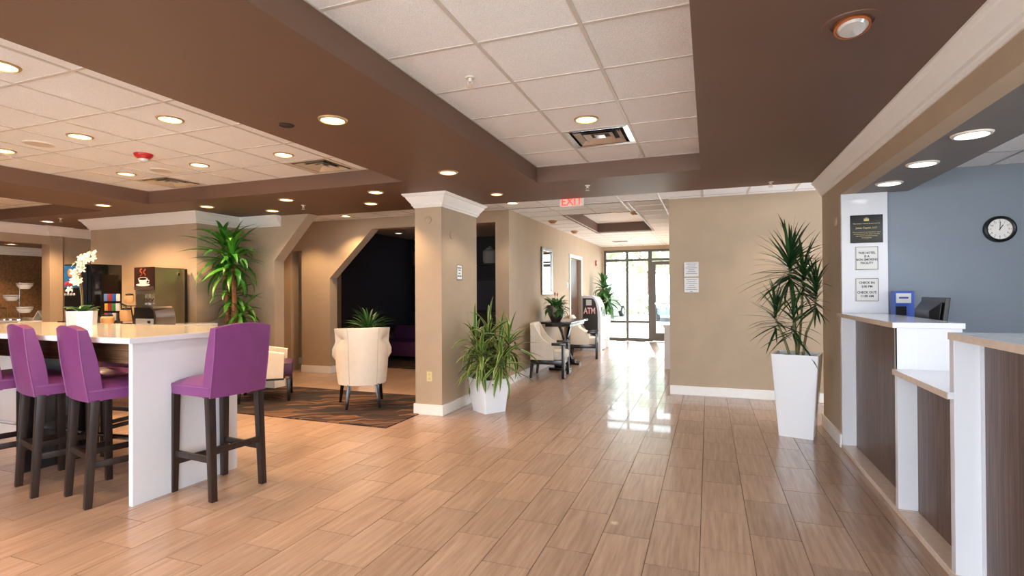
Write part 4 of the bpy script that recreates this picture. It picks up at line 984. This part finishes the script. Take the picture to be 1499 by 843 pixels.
t = thing('coffee_poster', 'picture of a steaming white coffee cup on the steel machine front', 'picture', (-7.39, 5.135, 1.55))
b = B(); b.box(-.20, .20, 0, .012, 0, .315, .002); b.obj('backing', M('dark_brown_print', '#2e1610', .4), t, smooth=False)
b = B(); b.box(-.20, .20, -.001, .0, .0, .045); b.obj('print_band', M('umber_print', '#4a3a33', .5), t, smooth=False)
b = B()
el = lambda cx, cz, rx, rz, y: [(cx+rx*math.cos(q), cz+rz*math.sin(q)) for q in [2*PI*k/20 for k in range(20)]]
b.prism(el(-.02, .068, .14, .020, 0), -.0015, -.0005, 'xz'); b.prism([(-.075, .072), (.035, .072), (.075, .150), (-.115, .150)], -.0022, -.0012, 'xz'); b.prism(el(-.02, .150, .095, .024, 0), -.003, -.002, 'xz')
b.tube([(.06, -.002, .135), (.105, -.002, .13), (.10, -.002, .10), (.05, -.002, .09)], .005, 5)
b.obj('cup_print', M('cup_white_print', '#e9e2da', .4), t, smooth=False)
b = B(); b.prism(el(-.02, .151, .080, .017, 0), -.0038, -.0028, 'xz'); b.obj('coffee_print', M('coffee_print', '#1c0f0a', .3), t, smooth=False)
b = B()
for x0 in (-.06, .01): b.tube([(x0+.022*math.sin(k*.9+x0*20), -.001, .185+.012*k) for k in range(10)], [.004+.0012*k for k in range(10)], 5)
for v in b.bm.verts: v.co.y = -.001+(v.co.y+.001)*.1
b.obj('steam_print', M('steam_print', '#9a4a26', .5), t, smooth=False)
# drink machine with four taps (picture on its front reduced to plain fruit colours)
t = thing('drink_machine', 'fountain drink machine with bright fruit picture and four taps behind the orchid', 'drink machine', (-8.20, 4.78, 1.07))
b = B(); b.box(-.26, .10, -.02, .06, .20, .84, .01); b.box(-.26, .10, .02, .06, 0, .20); b.box(-.26, .10, -.10, .06, 0, .05); b.obj('front_housing', black_m, t, smooth=False)
b = B(); b.box(-.20, .20, .061, .46, .0, .84, .008); b.obj('cabinet', blackg_m, t)
pic = grain('fruit_print', '#2463b0', '#e9a13c', '#c92a2c', axis=1, fine=9, longi=9, rough=.3)
b = B(); b.box(-.25, .09, -.027, -.021, .51, .82, .002); b.obj('picture_panel', M('picture_blue', '#2f78b8', .3, noise=.5, nscale=12), t, smooth=False)
b = B(); b.lathe([(.001, -.033), (.05, -.029), (.055, -.027)], 18, (-.12, 0, .72), 'y', close=False); b.lathe([(.001, -.033), (.04, -.029), (.045, -.027)], 18, (-.05, 0, .65), 'y', close=False); b.obj('fruit_print', M('fruit_orange', '#e58a4a', .4), t)
b = B()
for k in range(5): b.lathe([(.001, -.035), (.028, -.029), (.03, -.027)], 14, (-.21+.045*k, 0, .56+.02*(k % 2)), 'y', close=False)
b.obj('fruit_print', M('fruit_red', '#c7322f', .4), t)
for k in range(4):
    b = B(); b.lathe([(.016, -.035), (.016, -.018)], 14, (-.22+.062*k, 0, .42), 'y'); b.obj('button', plate_m, t)
    b = B(); b.tube([(-.22+.062*k, -.005, .20), (-.22+.062*k, -.005, .12)], [.014, .009], 8); b.obj('tap', black_m, t)
# toaster
t = thing('toaster', 'black and chrome toaster at the right of the kitchen items', 'toaster', (-6.84, 4.88, 1.07))
b = B(); b.prism([(-.20, 0), (.20, 0), (.205, .12), (.18, .20), (.12, .245), (-.20, .245)], -.12, .12, 'xz', .006); b.obj('body', black_m, t)
b = B(); b.prism([(.19, 0), (.225, 0), (.225, .13), (.19, .23), (.12, .275), (-.02, .275), (-.02, .25), (.11, .25), (.17, .21), (.19, .13)], -.13, .13, 'xz'); b.obj('chrome_side', chrome_m, t)
b = B(); b.box(-.16, .17, -.126, -.118, .01, .10, .004); b.obj('front_plate', M('light_steel', '#b9bcc0', .3, metal=.5), t)
b = B(); b.box(-.14, .10, -.05, -.02, .245, .255); b.box(-.14, .10, .02, .05, .245, .255); b.obj('slot', blackg_m, t); b = B(); b.lathe([(.018, -.145), (.018, -.125)], 12, (.10, 0, .06), 'y'); b.obj('dial', black_m, t)
# hanging wine glasses in front of the wall
for k in range(4):
    t = thing('wine_glass', ('upside down glass, leftmost under the coffee picture', 'upside down glass, second from left under the coffee picture', 'upside down glass, third from left under the coffee picture', 'upside down glass, rightmost under the coffee picture')[k], 'glass', (-7.52+.085*k, 5.25, 1.50), 0, 'hanging glasses')
    b = B(); b.lathe([(.034, 0), (.004, -.006), (.004, -.07), (.022, -.09), (.034, -.13), (.030, -.17), (.028, -.17), (.031, -.13), (.02, -.094), (.001, -.078)], 14, close=False); b.obj('glass_body', glass_m, t)
b = B(); b.tube([(-7.565, 5.25, 1.506), (-7.215, 5.25, 1.506)], .006, 6); b.tube([(-7.565, 5.30, 1.506), (-7.215, 5.30, 1.506)], .006, 6)
for x in (-7.562, -7.218): b.tube([(x, 5.25, 1.506), (x, 5.30, 1.506), (x, 5.30, 1.54)], .005, 5)
o = b.obj('glass_rack', chrome_m); o['label'] = 'thin metal rack holding the upside down glasses'; o['category'] = 'rack'
# tiered stand with tan jars, packets, small containers
t = thing('tiered_stand', 'black wire stand with tiers in front of the glasses', 'stand', (-7.26, 4.85, 1.07))
b = B()
for z, rr, x in ((.02, .10, -.06), (.26, .07, .0)): b.tube([(x+rr*math.cos(a), rr*math.sin(a), z) for a in [2*PI*k/16 for k in range(17)]], .006, 5)
b.tube([(.08, 0, 0), (.03, 0, .26)], .007, 5); b.tube([(-.16, 0, 0), (-.06, 0, .26)], .007, 5); b.tube([(-.06, 0, .26), (-.2, 0, .30)], .012, 5)
b.obj('wire_frame', black_m, t)
tanj = M('tan_jar', '#d9a56c', .4)
for x, y, z, q, h, lab in ((-7.26, 4.85, 1.37, .055, .10, 'tan jar on the upper tier of the wire stand'), (-7.32, 4.85, 1.13, .075, .15, 'larger tan jar on the lower tier of the wire stand'), (-7.43, 4.68, 1.10, .075, .10, 'tan bowl with a black rim left of the wire stand')):
    t = thing('jar', lab, 'jar', (x, y, z)); b = B(); b.lathe([(q*.85, 0), (q, h*.3), (q, h*.8), (q*.8, h), (q*.4, h)], 20); b.obj('body', tanj, t)
    b = B(); b.lathe([(q*.82, h), (q*.82, h+.02), (q*.2, h+.03)], 18); b.obj('lid', black_m, t)
cols = ['#b8322f', '#2c5fb0', '#e9e4da', '#1f2a44', '#d9b14a', '#a02a2a', '#3a7a4a', '#e7dfd6', '#6a86b8']
rnd = random.Random(4)
t = thing('packet_holder', 'black wire holder full of colorful packets left of the tan jars', 'holder', (-7.58, 4.86, 1.07))
b = B(); b.box(-.14, .14, -.08, .08, 0, .012); b.tube([(0, .03, 0), (0, .03, .42)], .006, 5); b.tube([(-.13, .0, .14), (.13, .0, .14)], .005, 5); b.tube([(-.13, .0, .28), (.13, .0, .28)], .005, 5); b.obj('wire_frame', black_m, t)
for k in range(12):
    x = -.12+.08*(k % 4); z = .02+.13*(k//4); b = B(); b.box(-.028, .028, -.012, .012, 0, .10, .004)
    o = thing('condiment_packet', 'small %s packet, %s of the colorful packet holder' % (('red', 'blue', 'cream', 'navy', 'yellow', 'dark red', 'green', 'white', 'pale blue', 'red', 'blue', 'cream')[k], ('bottom row, leftmost', 'bottom row, second from left', 'bottom row, third from left', 'bottom row, rightmost', 'middle row, leftmost', 'middle row, second from left', 'middle row, third from left', 'middle row, rightmost', 'top row, leftmost', 'top row, second from left', 'top row, third from left', 'top row, rightmost')[k]), 'packet', (-7.58+x, 4.835, 1.115+z), rnd.uniform(-.3, .3), 'packets in the holder')
    mm = M('packet_print', cols[k % 9], .4); b.obj('wrapper', mm, o)
t = thing('coffee_grinder', 'small black canister set beside the toaster', 'canister', (-7.06, 4.82, 1.07))
b = B(); b.lathe([(.05, 0), (.055, .02), (.05, .14), (.03, .16)], 18); b.obj('body', black_m, t); b = B(); b.lathe([(.03, .16), (.035, .18), (.01, .20)], 14); b.obj('lid', chrome_m, t)
# far left breakfast counter with tiered white bowls
t = thing('breakfast_counter', 'long white counter in front of the bronze mosaic wall', 'counter', (-12.3, 6.1, 0))
b = B(); b.box(-.85, 1.1, -.5, 1.0, .98, 1.02, .004); b.obj('countertop', glossw_m, t, smooth=False); b = B(); b.box(-.80, 1.05, -.42, .95, 0, .98); b.obj('cabinet_body', wood_m, t, smooth=False)
t = thing('bowl_stand', 'chrome tiered stand carrying white bowls on the breakfast counter', 'stand', (-12.05, 6.05, 1.02))
b = B(); b.lathe([(.14, 0), (.14, .012), (.02, .02)], 20); b.tube([(0, 0, .01), (0, 0, .70)], .010, 8)
for z, sx in ((.66, 1), (.44, -1), (.22, 1)): b.tube([(0, 0, z), (sx*.20, -.02, z)], .007, 6); b.tube([(sx*.20+.13*math.cos(a), -.02+.13*math.sin(a), z) for a in [2*PI*k/16 for k in range(17)]], .006, 5)
b.obj('wire_frame', chrome_m, t)
for z, sx, lab in ((.66, 1, 'top'), (.44, -1, 'middle'), (.22, 1, 'bottom')):
    b = B(); b.lathe([(.07, -.10), (.115, -.04), (.125, .01), (.118, .01), (.105, -.04), (.001, -.08)], 24, close=False); o = b.obj('serving_bowl', potw_m); o.location = (-12.05+sx*.20, 6.03, 1.02+z+.01)
    o['label'] = 'white bowl on the %s arm of the chrome tiered stand' % lab; o['category'] = 'bowl'
t = thing('cereal_stand', 'low chrome rack on the breakfast counter left of the bowls', 'rack', (-12.35, 5.85, 1.02))
b = B()
for x in (-.12, .12):
    for y in (-.1, .1): b.tube([(x, y, 0), (x, y, .22)], .008, 6)
b.tube([(-.12, -.1, .22), (.12, -.1, .22), (.12, .1, .22), (-.12, .1, .22), (-.12, -.1, .22)], .008, 6); b.box(-.2, .2, -.14, .14, 0, .01); b.obj('wire_frame', chrome_m, t)
t = thing('sign_holder', 'small tented menu card on the breakfast counter', 'card', (-11.58, 6.15, 1.02), .4)
b = B(); b.prism([(-.10, 0), (-.09, 0), (0, .15), (.09, 0), (.10, 0), (.005, .17), (-.005, .17)], -.08, .08, 'xz'); b.obj('card', plate_m, t, smooth=False)
t = thing('flower_vase', 'small vase of cream flowers on the breakfast counter by the pilaster', 'vase', (-11.32, 6.2, 1.02))
b = B(); b.lathe([(.05, 0), (.07, .08), (.05, .16), (.035, .18)], 18); b.obj('vase', black_m, t)
for k in range(9): inst('flower', fm, t, (.05*math.cos(k*2.4), .05*math.sin(k*2.4), .22+.02*(k % 4)), (rnd.uniform(.4, 1.6), 0, k*1.1), (1.1,)*3)

# ------------------------------------------------------------------ contents of the dark lounge
t = thing('shelf_unit', 'dark built in shelf unit at the back of the dim lounge', 'shelf', (-5.5, 11.5, 0))
b = B(); b.box(-1.45, 2.1, -.10, .24, 0, 1.0, .004); b.obj('base_cabinet', dshelf_m, t, smooth=False)
b = B(); b.box(-1.45, 2.1, -.10, .24, 2.12, 2.16); b.box(-1.45, -1.38, -.10, .24, 1.0, 2.8); b.box(-.3, -.24, -.10, .24, 1.0, 2.8); b.box(2.04, 2.1, -.1, .24, 1.0, 2.8); b.box(.85, .90, -.1, .24, 1.0, 2.8); b.obj('shelf_frame', dshelf_m, t, smooth=False)
b = B(); b.box(-1.38, -.3, .0, .18, 2.16, 2.50); b.obj('wood_crate', door_m, t, smooth=False)
t = thing('ceramic_jar', 'pale ceramic jar on the upper shelf of the dim lounge', 'jar', (-4.82, 11.50, 2.16))
b = B(); b.lathe([(.14, 0), (.17, .05), (.17, .28), (.12, .33)], 22); b.obj('body', M('gray_ceramic', '#9a9692', .5), t); b = B(); b.lathe([(.09, .33), (.09, .36), (.03, .38), (.03, .41)], 18); b.obj('lid', bpy.data.materials['gray_ceramic'], t)
t = thing('framed_panel', 'dark framed picture below the ceramic jar', 'picture', (-4.80, 11.355, 1.01))
b = B(); b.box(-.35, .30, 0, .03, 0, .80, .004); b.obj('frame', dshelf_m, t, smooth=False); b = B(); b.box(-.29, .24, -.004, .0, .06, .74); b.obj('picture', navy_m, t, smooth=False)
t = thing('potted_orchid', 'dim white orchid in a dark pot on the lounge shelf ledge', 'plant', (-6.25, 11.50, 1.0))
b = B(); b.lathe([(.07, 0), (.09, .2), (.08, .22)], 16); b.obj('pot', blackg_m, t)
b = B(); b.tube([(0, 0, .2), (.02, 0, .55), (-.10, 0, .78), (-.40, 0, .70)], .006, 5); b.obj('stem', stem_m, t)
fmw = flower_mesh(petalw_m)
for k in range(12): inst('flower', fmw, t, (-.45+.045*k, -.03, .68+.06*math.sin(k*.35)+rnd.uniform(-.03, .03)), (rnd.uniform(1.0, 1.6), 0, rnd.uniform(-.5, .5)), (1.8,)*3)
t = thing('purple_sofa', 'dark purple low sofa on the carpet of the dim lounge', 'sofa', (-6.15, 10.2, .012))
b = B(); b.box(-.60, .60, -.35, .35, .10, .42, .05); b.obj('seat_cushion', purpd_m, t); b = B(); b.box(-.62, .62, .25, .42, .10, .72, .05); b.obj('backrest', purpd_m, t)
for sx in (-1, 1):
    b = B(); b.box(sx*.64-.06, sx*.64+.06, -.35, .40, .10, .55, .03); b.obj('arm', purpd_m, t)
legs(t, ((-.55, -.28), (.55, -.28), (-.55, .30), (.55, .30)), .11, .02, .02, .0)

# ------------------------------------------------------------------ outside the entrance
b = B(); b.box(-14, 12, 16.12, 20.5, -.12, -.02); struct('entrance_walk', b, conc_m)
b = B(); b.box(-40, 40, 20.5, 45, -.18, -.06); struct('parking_lot', b, asph_m)
b = B(); b.box(-60, 60, 45, 90, -.14, .02); struct('lawn', b, grass_m)
def car(lab, loc, rz, paint):
    t = thing('car', lab, 'car', loc, rz)
    L2 = 2.2
    side = [(-2.2, .35), (-2.15, .75), (-1.5, .88), (-.95, 1.32), (.55, 1.36), (1.25, .93), (2.05, .80), (2.2, .35)]
    b = B(); b.prism(side, -.85, .85, 'xz', .06); b.obj('body', paint, t)
    b = B(); b.prism([(-1.32, .92), (-.88, 1.27), (.50, 1.30), (1.05, .95)], -.862, .862, 'xz'); b.obj('window_glass', blackg_m, t)
    for x in (-1.35, 1.35):
        for y in (-.80, .80):
            b = B(); b.lathe([(.20, -.1), (.33, -.1), (.33, .1), (.20, .1)], 20, (x, y, .33), 'y'); w_ = b.obj('wheel', tyre_m, t)
            b = B(); b.lathe([(.20, -.105), (.20, .105)], 14, (x, y, .33), 'y'); b.obj('hubcap', chrome_m, w_)
    for y in (-.6, .6):
        b = B(); b.box(2.16, 2.21, y-.16, y+.16, .62, .74, .01); b.obj('headlight', plate_m, t)
car('blue gray car parked outside behind the glass door', (-1.9, 29.5, -.06), math.radians(100), car_m)
car('silver car parked outside behind the left glass panes', (-6.0, 31.5, -.06), math.radians(80), carw_m)
tl_me = leaf_mesh(.5, .30, 1.0, .2, 4, tree_m, .5, .5)
def tree(lab, x, y, h, r_, seed):
    t = thing('tree', lab, 'tree', (x, y, -.1), 0, 'trees across the parking lot'); rn = random.Random(seed)
    b = B(); b.tube([(0, 0, 0), (.1, 0, h*.35), (-.1, .1, h*.6)], [.22, .16, .10], 8)
    for k in range(5): a = k*1.3; b.tube([(0, 0, h*(.35+.04*k)), (math.cos(a)*r_*.6, math.sin(a)*r_*.6, h*.7)], [.08, .03], 5)
    b.obj('trunk', trunk_m, t)
    b = B()
    for k in range(900):
        u = Vector((rn.gauss(0, 1), rn.gauss(0, 1), rn.gauss(0, 1))).normalized()*rn.uniform(.5, 1)**.5
        c = Vector((u.x*r_, u.y*r_, h*.68+u.z*h*.32)); d1 = Vector((rn.gauss(0, 1), rn.gauss(0, 1), rn.gauss(0, 1))).normalized()*.28; d2 = d1.orthogonal().normalized()*.16
        b.bm.faces.new([b.bm.verts.new(c+q) for q in (-d1, d2, d1, -d2)])
    o = b.obj('foliage', tree_m, t, fix=False); o['kind'] = 'stuff'
tree('tree beyond the parking lot seen through the left glass panes', -9.5, 40, 7.5, 3.4, 1)
tree('tree beyond the parking lot seen through the middle glass pane', -4.5, 43, 8.0, 3.6, 2)
tree('tree beyond the parking lot seen through the glass door', -1.0, 37, 6.5, 3.0, 3)
tree('tree beyond the parking lot at the far left of the view outside', -14, 46, 8.0, 4.0, 4)
tree('tree beyond the parking lot to the right of the door view', 3.0, 42, 7.5, 3.2, 5)
b = B(); rn = random.Random(9)
for k in range(1500):
    c = Vector((rn.uniform(-16, 5), 36+rn.uniform(-.5, .5), rn.uniform(0, 1.2))); d1 = Vector((rn.gauss(0, 1), rn.gauss(0, 1), rn.gauss(0, 1))).normalized()*.2; d2 = d1.orthogonal().normalized()*.12
    b.bm.faces.new([b.bm.verts.new(c+q) for q in (-d1, d2, d1, -d2)])
o = b.obj('hedge', tree_m, fix=False); o['label'] = 'low clipped hedge at the far edge of the parking lot'; o['category'] = 'hedge'
